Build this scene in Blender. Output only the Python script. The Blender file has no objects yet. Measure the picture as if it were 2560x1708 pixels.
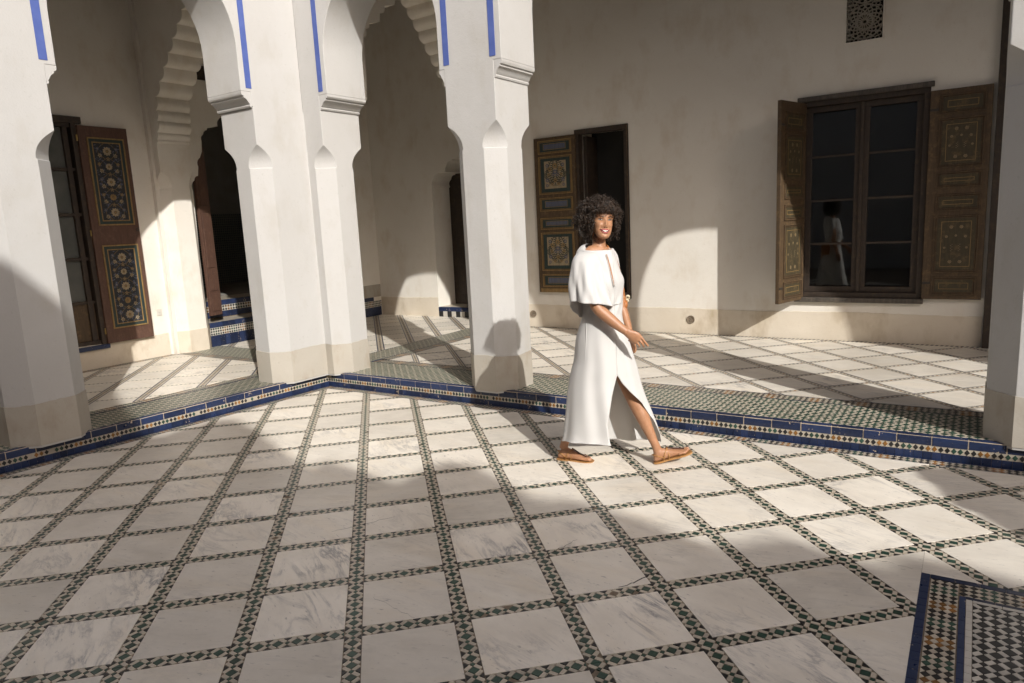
import bpy, bmesh, math, random
from mathutils import Vector, Matrix
random.seed(7)
S = bpy.context.scene
COL = S.collection
# ------------------------------------------------------------------ camera
cam = bpy.data.cameras.new('camera'); camo = bpy.data.objects.new('camera', cam); COL.objects.link(camo)
CW = Vector((5.764, -5.109, 1.655))
CR = Vector((0.83651, 0.54575, -0.04904)); CD = Vector((0.05080, -0.16636, -0.98476)); CF = Vector((-0.54559, 0.82127, -0.16689))
camo.matrix_world = Matrix(((CR.x, -CD.x, -CF.x, CW.x), (CR.y, -CD.y, -CF.y, CW.y), (CR.z, -CD.z, -CF.z, CW.z), (0, 0, 0, 1)))
cam.sensor_width = 36.0; cam.lens = 24.667; cam.clip_start = 0.05; cam.clip_end = 500
S.camera = camo
# ------------------------------------------------------------------ sky, sun, exposure
SUN_EL = math.radians(30.5); SH = Vector((0.829, -0.560, 0.0)).normalized()
to_sun = Vector((SH.x * math.cos(SUN_EL), SH.y * math.cos(SUN_EL), math.sin(SUN_EL)))
w = bpy.data.worlds.new('World'); S.world = w; w.use_nodes = True
nt = w.node_tree; bg = nt.nodes['Background']
sky = nt.nodes.new('ShaderNodeTexSky'); sky.sky_type = 'NISHITA'; sky.sun_disc = False
sky.sun_elevation = SUN_EL; sky.sun_rotation = math.atan2(SH.x, SH.y)
sky.air_density = 0.45; sky.dust_density = 6.0; sky.ozone_density = 0.0; sky.altitude = 450
nt.links.new(sky.outputs[0], bg.inputs[0]); bg.inputs[1].default_value = 0.11
sl = bpy.data.lights.new('sun', 'SUN'); so = bpy.data.objects.new('sun', sl); COL.objects.link(so)
sl.energy = 3.0; sl.angle = math.radians(0.53); sl.color = (1.0, 0.972, 0.92)
so.rotation_euler = (-to_sun).to_track_quat('-Z', 'Y').to_euler(); so.location = (20, -15, 20)
S.view_settings.view_transform = 'Standard'; S.view_settings.look = 'None'
S.view_settings.exposure = 0.52; S.view_settings.gamma = 1.0; S.view_settings.use_curve_mapping = False
S.render.engine = 'CYCLES'
try:
    S.cycles.use_denoising = True; S.cycles.denoiser = 'OPENIMAGEDENOISE'
    S.cycles.max_bounces = 10; S.cycles.diffuse_bounces = 6; S.cycles.sample_clamp_indirect = 6.0
    S.cycles.caustics_reflective = False; S.cycles.caustics_refractive = False
except Exception:
    pass

# ------------------------------------------------------------------ materials
MATS = {}
def newmat(name):
    m = bpy.data.materials.new(name); m.use_nodes = True; MATS[name] = m
    return m, m.node_tree, m.node_tree.nodes['Principled BSDF']
def nd(t, k, **kw):
    n = t.nodes.new(k)
    for a, v in kw.items(): setattr(n, a, v)
    return n
def noise(t, vec, scale, detail=4, rough=.55, dist=0.0):
    n = nd(t, 'ShaderNodeTexNoise'); n.inputs['Scale'].default_value = scale; n.inputs['Detail'].default_value = detail
    n.inputs['Roughness'].default_value = rough; n.inputs['Distortion'].default_value = dist
    if vec is not None: t.links.new(vec, n.inputs['Vector'])
    return n.outputs['Fac']
def ramp(t, fac, stops):
    n = nd(t, 'ShaderNodeValToRGB'); e = n.color_ramp.elements
    while len(e) < len(stops): e.new(0.5)
    for i, (p, c) in enumerate(stops):
        e[i].position = p; e[i].color = (c[0], c[1], c[2], 1) if not isinstance(c, (int, float)) else (c, c, c, 1)
    t.links.new(fac, n.inputs[0]); return n.outputs[0]
def mixc(t, fac, a, b, mode='MIX'):
    n = nd(t, 'ShaderNodeMix', data_type='RGBA', blend_type=mode)
    if isinstance(fac, (int, float)): n.inputs[0].default_value = fac
    else: t.links.new(fac, n.inputs[0])
    for i, v in ((6, a), (7, b)):
        if isinstance(v, (tuple, list)): n.inputs[i].default_value = (v[0], v[1], v[2], 1)
        else: t.links.new(v, n.inputs[i])
    return n.outputs[2]
def mth(t, op, a, b=None):
    n = nd(t, 'ShaderNodeMath', operation=op)
    for i, v in ((0, a), (1, b)):
        if v is None: continue
        if isinstance(v, (int, float)): n.inputs[i].default_value = v
        else: t.links.new(v, n.inputs[i])
    return n.outputs[0]
def pos(t): return nd(t, 'ShaderNodeNewGeometry').outputs['Position']
def vscale(t, v, s):
    n = nd(t, 'ShaderNodeVectorMath', operation='MULTIPLY'); t.links.new(v, n.inputs[0]); n.inputs[1].default_value = s; return n.outputs[0]
def bump(t, bs, h, strength=.3, dist=.01):
    n = nd(t, 'ShaderNodeBump'); n.inputs['Strength'].default_value = strength; n.inputs['Distance'].default_value = dist
    t.links.new(h, n.inputs['Height']); t.links.new(n.outputs[0], bs.inputs['Normal'])

def plaster(name, c1, c2, stain, amount=.5, bs_=.25):
    m, t, b = newmat(name); p = pos(t)
    big = noise(t, p, 1.3, 5, .6, .4); med = noise(t, vscale(t, p, (1, 1, .45)), 5.0, 5, .65); fine = noise(t, p, 90, 3, .6)
    c = mixc(t, ramp(t, big, [(.3, 0.0), (.7, 1.0)]), c1, c2)
    c = mixc(t, ramp(t, mth(t, 'MULTIPLY', med, noise(t, p, 1.9, 3)), [(.26, 0.0), (.46, amount)]), c, stain)
    c = mixc(t, mth(t, 'MULTIPLY', ramp(t, noise(t, p, 38, 4), [(.62, 0.0), (.75, 1.0)]), .22), c, (stain[0] * .7, stain[1] * .7, stain[2] * .7))
    t.links.new(c, b.inputs['Base Color']); b.inputs['Roughness'].default_value = .88
    b.inputs['Specular IOR Level'].default_value = .25
    h = mth(t, 'ADD', mth(t, 'MULTIPLY', fine, .25), mth(t, 'MULTIPLY', noise(t, p, 7, 4), .9))
    bump(t, b, h, bs_, .012); return m
plaster('plaster_white', (.485, .48, .47), (.455, .447, .432), (.40, .375, .335), .6, .4)
plaster('plaster_wall', (.80, .765, .70), (.755, .71, .64), (.64, .56, .455), .65, .4)
plaster('plaster_dado', (.44, .413, .365), (.385, .35, .295), (.31, .26, .195), .95, .45)

plaster('plaster_foot', (.72, .655, .555), (.63, .55, .44), (.47, .385, .275), .95, .45)
def marble():
    m, t, b = newmat('marble'); oi = nd(t, 'ShaderNodeObjectInfo'); p = pos(t)
    rv = nd(t, 'ShaderNodeCombineXYZ'); t.links.new(mth(t, 'MULTIPLY', oi.outputs['Random'], 37.0), rv.inputs[0]); t.links.new(mth(t, 'MULTIPLY', oi.outputs['Random'], 91.0), rv.inputs[2])
    add = nd(t, 'ShaderNodeVectorMath', operation='ADD'); t.links.new(p, add.inputs[0]); t.links.new(rv.outputs[0], add.inputs[1]); v = add.outputs[0]
    rot = nd(t, 'ShaderNodeVectorRotate'); rot.rotation_type = 'Z_AXIS'; t.links.new(v, rot.inputs['Vector']); t.links.new(mth(t, 'MULTIPLY', mth(t, 'SUBTRACT', oi.outputs['Random'], .5), 1.2), rot.inputs['Angle'])
    st = vscale(t, rot.outputs[0], (1.0, 3.2, 1.0))
    n1 = noise(t, st, 2.6, 8, .66, .7); vein = mth(t, 'ABSOLUTE', mth(t, 'SUBTRACT', n1, .5))
    vm = ramp(t, vein, [(0.0, 1.0), (.022, .45), (.075, 0.0)])
    patch = ramp(t, noise(t, v, 3.0, 3), [(.45, 0.0), (.68, 1.0)])
    cloud = noise(t, st, 2.2, 6, .6, .8)
    c = mixc(t, ramp(t, cloud, [(.35, 0.0), (.7, 1.0)]), (.87, .815, .72), (.79, .735, .645))
    c = mixc(t, ramp(t, noise(t, st, 1.6, 4), [(.52, 0.0), (.75, .55)]), c, (.80, .70, .55))
    c = mixc(t, mth(t, 'MULTIPLY', vm, mth(t, 'ADD', mth(t, 'MULTIPLY', patch, mth(t, 'ADD', mth(t, 'MULTIPLY', mth(t, 'POWER', oi.outputs['Random'], 4.0), .8), .18)), .05)), c, (.20, .20, .215))
    sp = ramp(t, noise(t, st, 22, 3, .6), [(.64, 0.0), (.72, 1.0)])
    c = mixc(t, mth(t, 'MULTIPLY', sp, .6), c, (.30, .28, .27))
    c = mixc(t, ramp(t, noise(t, p, 1.7, 5, .65), [(.46, 0.0), (.68, .42)]), c, (.60, .545, .46))
    c = mixc(t, ramp(t, noise(t, p, 55, 4, .75), [(.66, 0.0), (.76, .5)]), c, (.33, .29, .25))
    br = nd(t, 'ShaderNodeHueSaturation'); t.links.new(c, br.inputs['Color']); t.links.new(mth(t, 'ADD', mth(t, 'MULTIPLY', oi.outputs['Random'], .26), .82), br.inputs['Value'])
    t.links.new(br.outputs[0], b.inputs['Base Color'])
    t.links.new(mth(t, 'ADD', mth(t, 'MULTIPLY', noise(t, p, 6, 4), .25), .27), b.inputs['Roughness']); b.inputs['Specular IOR Level'].default_value = .25
    bump(t, b, noise(t, p, 14, 3), .06, .01)
marble()
def glaze(name, col, var=.35, rough=.35, chip=None):
    m, t, b = newmat(name); oi = nd(t, 'ShaderNodeObjectInfo'); p = pos(t)
    n = noise(t, p, 23, 2); f = mth(t, 'ADD', mth(t, 'MULTIPLY', mth(t, 'ADD', n, mth(t, 'SUBTRACT', oi.outputs['Random'], .5)), var * 1.3), 1 - var)
    mul = nd(t, 'ShaderNodeMix', data_type='RGBA', blend_type='MULTIPLY'); mul.inputs[0].default_value = 1; mul.inputs[6].default_value = (*col, 1); t.links.new(f, mul.inputs[7])
    c = mul.outputs[2]
    dirt = ramp(t, noise(t, p, 75, 4, .7), [(.60, 0.0), (.74, 1.0)])
    c = mixc(t, mth(t, 'MULTIPLY', dirt, .22), c, (.26, .21, .16))
    if chip:
        ch = ramp(t, mth(t, 'MULTIPLY', noise(t, p, 75, 3, .5), noise(t, p, 9, 2)), [(.40, 0.0), (.415, 1.0)])
        c = mixc(t, mth(t, 'MULTIPLY', ch, .9), c, chip)
    t.links.new(c, b.inputs['Base Color'])
    t.links.new(mth(t, 'ADD', mth(t, 'MULTIPLY', noise(t, p, 30, 3), .3), rough - .12), b.inputs['Roughness'])
    bump(t, b, noise(t, p, 60, 2), .12, .004)
glaze('tile_green', (.030, .075, .054)); glaze('tile_cream', (.53, .47, .38), .25); glaze('tile_black', (.020, .020, .020), .3)
glaze('tile_blue', (.018, .031, .082), .45, .3, (.46, .37, .27)); glaze('tile_ochre', (.27, .125, .03), .4); glaze('tile_white', (.56, .53, .47), .2)
def simple(name, col, rough=.7, n1=None, sc=20, spec=.4, metal=0.0):
    m, t, b = newmat(name); p = pos(t)
    if n1: t.links.new(mixc(t, ramp(t, noise(t, p, sc, 5), [(.35, 0.0), (.65, 1.0)]), col, n1), b.inputs['Base Color'])
    else: b.inputs['Base Color'].default_value = (*col, 1)
    b.inputs['Roughness'].default_value = rough; b.inputs['Specular IOR Level'].default_value = spec; b.inputs['Metallic'].default_value = metal
    return m
simple('grout', (.27, .215, .155), .9, (.17, .135, .10), 30)
simple('mortar', (.50, .42, .32), .9, (.40, .32, .23), 40)
def wood(name, c1, c2, wear, amt=.5):
    m, t, b = newmat(name); p = pos(t); st = vscale(t, p, (9, 9, 1.1))
    g = noise(t, st, 6, 6, .65, .3); c = mixc(t, ramp(t, g, [(.35, 0.0), (.65, 1.0)]), c1, c2)
    c = mixc(t, mth(t, 'MULTIPLY', ramp(t, noise(t, p, 16, 6, .7), [(.52, 0.0), (.66, 1.0)]), amt), c, wear)
    t.links.new(c, b.inputs['Base Color']); b.inputs['Roughness'].default_value = .62
    bump(t, b, g, .25, .004)
wood('wood_red', (.108, .054, .036), (.075, .037, .026), (.17, .10, .065), .4)
wood('wood_brown', (.092, .057, .028), (.06, .037, .019), (.21, .135, .058), .38)
wood('wood_dark', (.045, .03, .02), (.028, .02, .015), (.10, .065, .035), .4)
wood('wood_grey', (.10, .085, .07), (.05, .042, .036), (.16, .13, .10), .5)
wood('paint_gold', (.30, .19, .07), (.21, .13, .045), (.10, .07, .035), .6)
wood('paint_teal', (.022, .042, .040), (.015, .028, .027), (.07, .05, .03), .35)
wood('paint_navy', (.020, .024, .032), (.014, .016, .02), (.05, .04, .03), .3)
wood('paint_cream', (.36, .29, .185), (.27, .21, .13), (.10, .075, .045), .65)
wood('paint_lilac', (.10, .11, .16), (.07, .08, .12), (.15, .12, .08), .4)
wood('paint_leaf', (.018, .032, .026), (.014, .024, .02), (.06, .05, .03), .3)
wood('paint_tan', (.27, .20, .11), (.21, .15, .08), (.10, .07, .04), .45)
wood('paint_olive', (.060, .046, .022), (.040, .031, .016), (.18, .12, .05), .45)
simple('blue_paint', (.062, .098, .31), .75, (.08, .12, .35), 12)
simple('dark_room', (.022, .021, .019), .9, (.017, .016, .015), 3)  # near-black colour stands in for the darkness of unlit interiors
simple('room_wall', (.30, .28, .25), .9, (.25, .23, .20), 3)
simple('curtain_grey_glass', (.085, .09, .084), .22, (.12, .12, .11), 4)  # grey of the dimly lit curtain behind, put into the pane colour
simple('room_tile', (.13, .14, .13), .3, (.07, .08, .08), 30)
simple('iron', (.03, .028, .025), .5, (.05, .04, .03), 30)
simple('brass', (.35, .24, .09), .4, None, 20, .5, .8)
simple('plastic_white', (.62, .59, .53), .5)
simple('terracotta', (.30, .16, .10), .8, (.22, .12, .08), 8)
m, t, b = newmat('glass'); b.inputs['Base Color'].default_value = (.86, .9, .88, 1); b.inputs['Roughness'].default_value = .02
b.inputs['Transmission Weight'].default_value = 1.0; b.inputs['IOR'].default_value = 1.5

# ------------------------------------------------------------------ mesh helpers
class MB:
    def __init__(s): s.v = []; s.f = []; s.m = []
    def add(s, vs, fs, mi=0):
        o = len(s.v); s.v += [tuple(v) for v in vs]; s.f += [tuple(i + o for i in f) for f in fs]; s.m += [mi] * len(fs); return s
    def box(s, x0, x1, y0, y1, z0, z1, mi=0):
        return s.add([(x0, y0, z0), (x1, y0, z0), (x1, y1, z0), (x0, y1, z0), (x0, y0, z1), (x1, y0, z1), (x1, y1, z1), (x0, y1, z1)],
                     [(3, 2, 1, 0), (4, 5, 6, 7), (0, 1, 5, 4), (1, 2, 6, 5), (2, 3, 7, 6), (3, 0, 4, 7)], mi)
    def prism(s, poly, z0, z1, mi=0, bottom=False):
        n = len(poly); vs = [(x, y, z0) for x, y in poly] + [(x, y, z1) for x, y in poly]
        fs = [tuple(range(n, 2 * n))] + [(i, (i + 1) % n, n + (i + 1) % n, n + i) for i in range(n)]
        if bottom: fs.append(tuple(range(n - 1, -1, -1)))
        return s.add(vs, fs, mi)
    def loft(s, rings, closed=True, cap0=False, cap1=False, mi=0):
        n = len(rings[0]); vs = [p for r in rings for p in r]; fs = []
        for k in range(len(rings) - 1):
            for i in range(n if closed else n - 1):
                j = (i + 1) % n; fs.append((k * n + i, k * n + j, (k + 1) * n + j, (k + 1) * n + i))
        if cap0: fs.append(tuple(range(n - 1, -1, -1)))
        if cap1: fs.append(tuple((len(rings) - 1) * n + i for i in range(n)))
        return s.add(vs, fs, mi)
    def tube(s, pts, r, sides=8, mi=0, caps=True, flat=1.0):
        pts = [Vector(p) for p in pts]; rad = r if isinstance(r, (list, tuple)) else [r] * len(pts); rings = []
        up = Vector((0, 0, 1)); prev = None
        for i, p in enumerate(pts):
            d = (pts[min(i + 1, len(pts) - 1)] - pts[max(i - 1, 0)]); d.normalize()
            if prev is None:
                a = up if abs(d.z) < .9 else Vector((1, 0, 0)); u = (a - d * a.dot(d)).normalized()
            else:
                u = prev - d * prev.dot(d)
                u = u.normalized() if u.length > 1e-6 else prev
            prev = u; v = d.cross(u)
            rings.append([tuple(p + (u * math.cos(q) + v * math.sin(q) * flat) * rad[i]) for q in (2 * math.pi * k / sides for k in range(sides))])
        return s.loft(rings, True, caps, caps, mi)
    def ellipsoid(s, c, r, nu=14, nv=9, mi=0, rot=None):
        rings = []
        for j in range(nv + 1):
            a = -math.pi / 2 + math.pi * (j / nv); a = max(min(a, math.pi / 2 - .02), -math.pi / 2 + .02)
            ring = []
            for i in range(nu):
                q = 2 * math.pi * i / nu; p = Vector((math.cos(a) * math.cos(q) * r[0], math.cos(a) * math.sin(q) * r[1], math.sin(a) * r[2]))
                if rot: p = rot @ p
                ring.append((c[0] + p.x, c[1] + p.y, c[2] + p.z))
            rings.append(ring)
        return s.loft(rings, True, True, True, mi)
    def xf(s, f): s.v = [tuple(f(*v)) for v in s.v]; return s
    def mesh(s, name, mats, smooth=None, tri=False):
        me = bpy.data.meshes.new(name); me.from_pydata(s.v, [], s.f)
        for k in (mats if isinstance(mats, (list, tuple)) else [mats]): me.materials.append(MATS[k])
        if any(s.m): me.polygons.foreach_set('material_index', s.m)
        bm = bmesh.new(); bm.from_mesh(me)
        if tri: bmesh.ops.triangulate(bm, faces=[f for f in bm.faces if len(f.verts) > 4])
        bmesh.ops.recalc_face_normals(bm, faces=bm.faces)
        bm.to_mesh(me); bm.free()
        if smooth is not None:
            me.polygons.foreach_set('use_smooth', [True] * len(me.polygons))
            if smooth > 0: me.set_sharp_from_angle(angle=math.radians(smooth))
        me.update(); return me

def link(name, me, parent=None, loc=None, rz=0.0):
    o = bpy.data.objects.new(name, me); COL.objects.link(o)
    if loc is not None: o.location = loc
    if rz: o.rotation_euler = (0, 0, rz)
    if parent is not None:
        o.parent = parent
        root = parent; mw = Matrix.Identity(4)
        o.matrix_parent_inverse = MW[parent.name].inverted()
    MW[o.name] = Matrix.Translation(o.location) @ Matrix.Rotation(rz, 4, 'Z')
    return o
MW = {}
def tag(o, label=None, cat=None, group=None, kind=None):
    if label: o['label'] = label
    if cat: o['category'] = cat
    if group: o['group'] = group
    if kind: o['kind'] = kind
    return o
def thing(name, label, cat, loc=(0, 0, 0), group=None, rz=0.0):
    o = bpy.data.objects.new(name, None); COL.objects.link(o); o.location = loc; o.rotation_euler = (0, 0, rz); o.empty_display_size = .2
    MW[o.name] = Matrix.Translation(loc) @ Matrix.Rotation(rz, 4, 'Z')
    return tag(o, label, cat, group)
def part(name, mb, mats, parent, smooth=None, bevel=0.0, tri=False, label=None):
    o = link(name, mb.mesh(name, mats, smooth, tri), parent)
    if bevel:
        md = o.modifiers.new('bevel', 'BEVEL'); md.width = bevel; md.segments = 2; md.limit_method = 'ANGLE'; md.angle_limit = math.radians(28); md.harden_normals = smooth is not None
    if label: o['label'] = label
    return o
def clip(poly, a, b, c):          # keep a*x+b*y<=c
    out = []
    for i in range(len(poly)):
        p, q = poly[i], poly[(i + 1) % len(poly)]; dp = a * p[0] + b * p[1] - c; dq = a * q[0] + b * q[1] - c
        if dp <= 0: out.append(p)
        if dp * dq < 0:
            k = dp / (dp - dq); out.append((p[0] + (q[0] - p[0]) * k, p[1] + (q[1] - p[1]) * k))
    return out
def area(poly): return .5 * sum(poly[i][0] * poly[(i + 1) % len(poly)][1] - poly[(i + 1) % len(poly)][0] * poly[i][1] for i in range(len(poly)))
def shrink(poly, g):              # inset a convex polygon (ccw) by g
    if area(poly) < 0: poly = poly[::-1]
    out = list(poly)
    for i in range(len(poly)):
        p, q = poly[i], poly[(i + 1) % len(poly)]; dx, dy = q[0] - p[0], q[1] - p[1]; L = math.hypot(dx, dy)
        if L < 1e-7: continue
        nx, ny = dy / L, -dx / L
        out = clip(out, nx, ny, nx * p[0] + ny * p[1] - g)
        if len(out) < 3: return []
    return out
def inview(x, y, z=0.0, mar=.10):
    d = Vector((x, y, z)) - CW; f = d.dot(CF)
    if f < .3: return False
    u = d.dot(CR) / f; v = d.dot(CD) / f
    return abs(u) < .7297 * (1 + 2 * mar) and -.487 * (1 + 2 * mar) < v < .487 * (1 + 2 * mar)
def camdist(x, y, z=0.0): return (Vector((x, y, z)) - CW).length
# ------------------------------------------------------------------ ground, floors
H = 0.155                                  # gallery floor above the courtyard
XE, YF = 16.4, -8.6                        # far ends of the courtyard
def kx(y): return -0.055 + 0.052 * min(y, 0.0)      # line of the left kerb
g = MB().box(-40, 60, -60, 45, -.6, -.06); tag(part('ground', g, 'grout', None), kind='structure')
court = tag(part('courtyard_floor', MB().prism([(kx(YF), YF), (XE, YF), (XE, .03), (kx(0), .03)], -.055, 0.0), 'grout', None), kind='structure')
gal = tag(part('gallery_floor', MB().box(-3.4, XE, .03, 4.6, -.05, H - .004).prism([(-3.4, YF), (kx(YF) - .02, YF), (kx(0) - .02, .0299), (-3.4, .0299)], -.05, H - .004), 'grout', None), kind='structure')

def split(items, parent, z, top, nind, mats, rnd):
    """items: (kind, poly, shared_key) ; nearest ones in view become single pieces, the rest one joined part"""
    vis = [it for it in items if inview(*it[3], z, .04)]
    vis.sort(key=lambda it: camdist(*it[3], z))
    counts = {}; single = set()
    for it in vis:
        if counts.get(it[0], 0) < nind: counts[it[0]] = counts.get(it[0], 0) + 1; single.add(id(it))
    rest = {}; cache = {}
    for it in items:
        name, poly, key, c, mat = it
        if id(it) in single:
            loc = (poly, key)
            lp = tuple((round(x - c[0], 4), round(y - c[1], 4)) for x, y in poly)
            ck = (mat, lp)
            if ck not in cache: cache[ck] = MB().prism(lp, -.004, top).mesh(name, mat)
            link(name, cache[ck], parent, (c[0], c[1], z + random.uniform(-.0006, .0006)))
        else:
            rest.setdefault(name, (MB(), mat))[0].prism(poly, z - .003, z + top)
    for name, (mb, mat) in rest.items():
        tag(part(name, mb, mat, parent), kind='stuff')

def cen(poly): return (sum(p[0] for p in poly) / len(poly), sum(p[1] for p in poly) / len(poly))
def clipall(poly, hp):
    for a, b, c in hp:
        poly = clip(poly, a, b, c)
        if len(poly) < 3: return []
    return poly
# ---- courtyard: marble squares between mosaic bands, turned 44 degrees
U = 0.455; TH = math.radians(44.0); C0 = (-0.82, 10.78); BW = .0365
def g2w(i, j):
    x, y = (i - C0[0]) * U, (j - C0[1]) * U
    return (math.cos(TH) * x - math.sin(TH) * y, math.sin(TH) * x + math.cos(TH) * y)
def field(y): return kx(y) + .15
HPC = [(0, 1, -.105), (-1, .052, .055 - .165 + .0)]      # y<-.105 ; x > kx(y)+.11
HPC[1] = (-1, .052, -(-0.055 + .11))
PX, PY = 5.635, -1.66                                    # corner of the patterned panel
def sub(poly):
    out = []
    poly = clipall(poly, HPC)
    if len(poly) < 3: return out
    if min(p[1] for p in poly) >= PY or max(p[0] for p in poly) <= PX: return [poly] if abs(area(poly)) > 2e-5 else []
    l = clip(poly, 1, 0, PX)
    if len(l) >= 3: out.append(l)
    r = clip(poly, -1, 0, -PX)
    if len(r) >= 3:
        r = clip(r, 0, -1, -PY)
        if len(r) >= 3: out.append(r)
    return [p for p in out if abs(area(p)) > 2e-5]
bwg = BW / U
tilemesh = None; items = []
s_big, s_small = .0232, .0112; PER = U / 6
def band_units(px, py, ux, uy, s0, s1):
    """mosaic pieces along one band from s0 to s1 (metres from a crossing)"""
    vx, vy = -uy, ux; W = lambda s, q: (px + ux * s + vx * q, py + uy * s + vy * q); hw = BW - .0012; gq = .0011
    k0 = int(math.floor(s0 / PER)) - 1; k1 = int(math.ceil(s1 / PER)) + 1; out = []
    for k in range(k0, k1 + 1):
        c = k * PER; j = lambda: random.uniform(-.0012, .0012)
        P = [('green_tile', [(c - s_big, j()), (c, -s_big), (c + s_big, j()), (c, s_big)], 'tile_green')]
        h = c + PER / 2
        P.append(('small_green_tile', [(h - s_small, 0), (h, -s_small), (h + s_small, 0), (h, s_small)], 'tile_green'))
        for sg in (-1, 1):
            P.append(('black_tile', [(h, sg * .0150), (h - .0215, sg * .0385), (h + .0215, sg * .0385)], 'tile_black'))
            for sd in (-1, 1):
                cx, cy = c + sd * .01895, sg * .01895; a, bb = .0178, .0098; r2 = .70711
                ex, ey = -sd * sg * r2, r2 * 1.0
                ex, ey = (r2, -sg * sd * r2); fx, fy = (r2, sg * sd * r2)
                P.append(('cream_tile', [(cx + ex * a + fx * bb, cy + ey * a + fy * bb), (cx - ex * a + fx * bb, cy - ey * a + fy * bb), (cx - ex * a - fx * bb, cy - ey * a - fy * bb), (cx + ex * a - fx * bb, cy + ey * a - fy * bb)], 'tile_cream'))
        for nm, poly, mt in P:
            if random.random() < .012: continue
            poly = clipall(poly, [(0, 1, hw), (0, -1, hw), (1, 0, s1), (-1, 0, -s0)])
            if len(poly) < 3: continue
            poly = shrink(poly, gq)
            if len(poly) < 3 or abs(area(poly)) < 2e-5: continue
            out.append((nm, [W(*p) for p in poly], mt))
    return out
for i in range(-26, 34):
    for j in range(-12, 14):
        cx, cy = g2w(i + .5, j + .5)
        if not inview(cx, cy, 0, .42) or cy > .5 or cx < -1: continue
        q = [g2w(i + bwg, j + bwg), g2w(i + 1 - bwg, j + bwg), g2w(i + 1 - bwg, j + 1 - bwg), g2w(i + bwg, j + 1 - bwg)]
        for p in sub(q):
            p = shrink(p, .0006)
            if len(p) < 3: continue
            c = cen(p)
            if len(p) == 4 and abs(abs(area(p)) - (U - 2 * BW - .0012) ** 2) < 1e-4:
                if tilemesh is None: tilemesh = MB().prism([(x - c[0], y - c[1]) for x, y in p], -.006, .0045).mesh('marble_tile', 'marble')
                o = link('marble_tile', tilemesh, court, (c[0], c[1], random.uniform(-.0005, .0005)))
            else:
                o = link('marble_tile', MB().prism([(x - c[0], y - c[1]) for x, y in p], -.006, .0045).mesh('marble_tile', 'marble'), court, (c[0], c[1], 0))
            o.rotation_euler = (random.uniform(-.0012, .0012), random.uniform(-.0012, .0012), 0)
        x0, y0 = g2w(i, j); ca, sa = math.cos(TH), math.sin(TH)
        for nm, poly, mt in band_units(x0, y0, -sa, ca, 0, U) + band_units(x0, y0, ca, sa, BW, U - BW):
            for p in sub(poly):
                items.append((nm, p, None, cen(p), mt))
split(items, court, 0.0, .0042, 300, None, None)
simple('crack_dirt', (.035, .03, .026), .9)
def crack(pts, wd):
    mb = MB(); n = len(pts)
    l = [(x - wd * (.3 + .7 * math.sin(3.14 * i / (n - 1))) / 2, y + wd * .3, .0049) for i, (x, y) in enumerate(pts)]; r_ = [(x + wd * (.3 + .7 * math.sin(3.14 * i / (n - 1))) / 2, y - wd * .3, .0049) for i, (x, y) in enumerate(pts)]
    mb.loft([l, r_], False); part('crack', mb, 'crack_dirt', court)
for (x0, y0, x1, y1, wd) in ((4.60, -2.20, 4.49, -2.42, .006), (3.02, -2.30, 2.84, -2.62, .003), (3.55, -3.02, 3.83, -3.06, .002), (5.60, -1.645, 5.28, -1.60, .003), (4.10, -2.08, 4.02, -2.40, .003)):
    pts = [(x0 + (x1 - x0) * k / 12 + random.uniform(-.009, .009) * (0 < k < 12), y0 + (y1 - y0) * k / 12 + random.uniform(-.009, .009) * (0 < k < 12)) for k in range(13)]; crack(pts, wd)

# ---- strips: lattice mosaic and lozenge checker
def lattice(hp, x0, y0, x1, y1, pitch, big, names, nind, parent, z, ang=math.pi / 4, org=(0, 0)):
    out = []; n = int(max(x1 - x0, y1 - y0) / pitch) + 6; ca, sa = math.cos(ang), math.sin(ang); g = .0013; h = big / 2
    mx, my = (x0 + x1) / 2, (y0 + y1) / 2
    i0 = round(((mx - org[0]) * ca + (my - org[1]) * sa) / pitch); j0 = round((-(mx - org[0]) * sa + (my - org[1]) * ca) / pitch)
    for i in range(i0 - n, i0 + n):
        for j in range(j0 - n, j0 + n):
            u, v = i * pitch, j * pitch; wx, wy = org[0] + u * ca - v * sa, org[1] + u * sa + v * ca
            if not (x0 - .1 < wx < x1 + .1 and y0 - .1 < wy < y1 + .1): continue
            if not inview(wx, wy, z, .36): continue
            k = pitch - h
            for nm, mt, (a0, a1, b0, b1) in ((names[0][0], names[0][1], (-h, h, -h, h)), (names[1][0], names[1][1], (h, k, h, k)), (names[2][0], names[2][1], (h, k, -h, h)), (names[2][0], names[2][1], (-h, h, h, k))):
                poly = [(org[0] + (u + a) * ca - (v + b) * sa, org[1] + (u + a) * sa + (v + b) * ca) for a, b in ((a0 + g, b0 + g), (a1 - g, b0 + g), (a1 - g, b1 - g), (a0 + g, b1 - g))]
                poly = clipall(poly, hp)
                if len(poly) >= 3 and abs(area(poly)) > 2e-5: out.append((nm, poly, None, cen(poly), mt))
    split(out, parent, z, .003, nind, None, None)
SEQ = ['tile_black', 'tile_black', 'tile_green', 'tile_green', 'tile_black', 'tile_black', 'tile_ochre', 'tile_ochre']
NM = {'tile_black': 'black_lozenge', 'tile_green': 'green_lozenge', 'tile_ochre': 'ochre_lozenge'}
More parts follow.
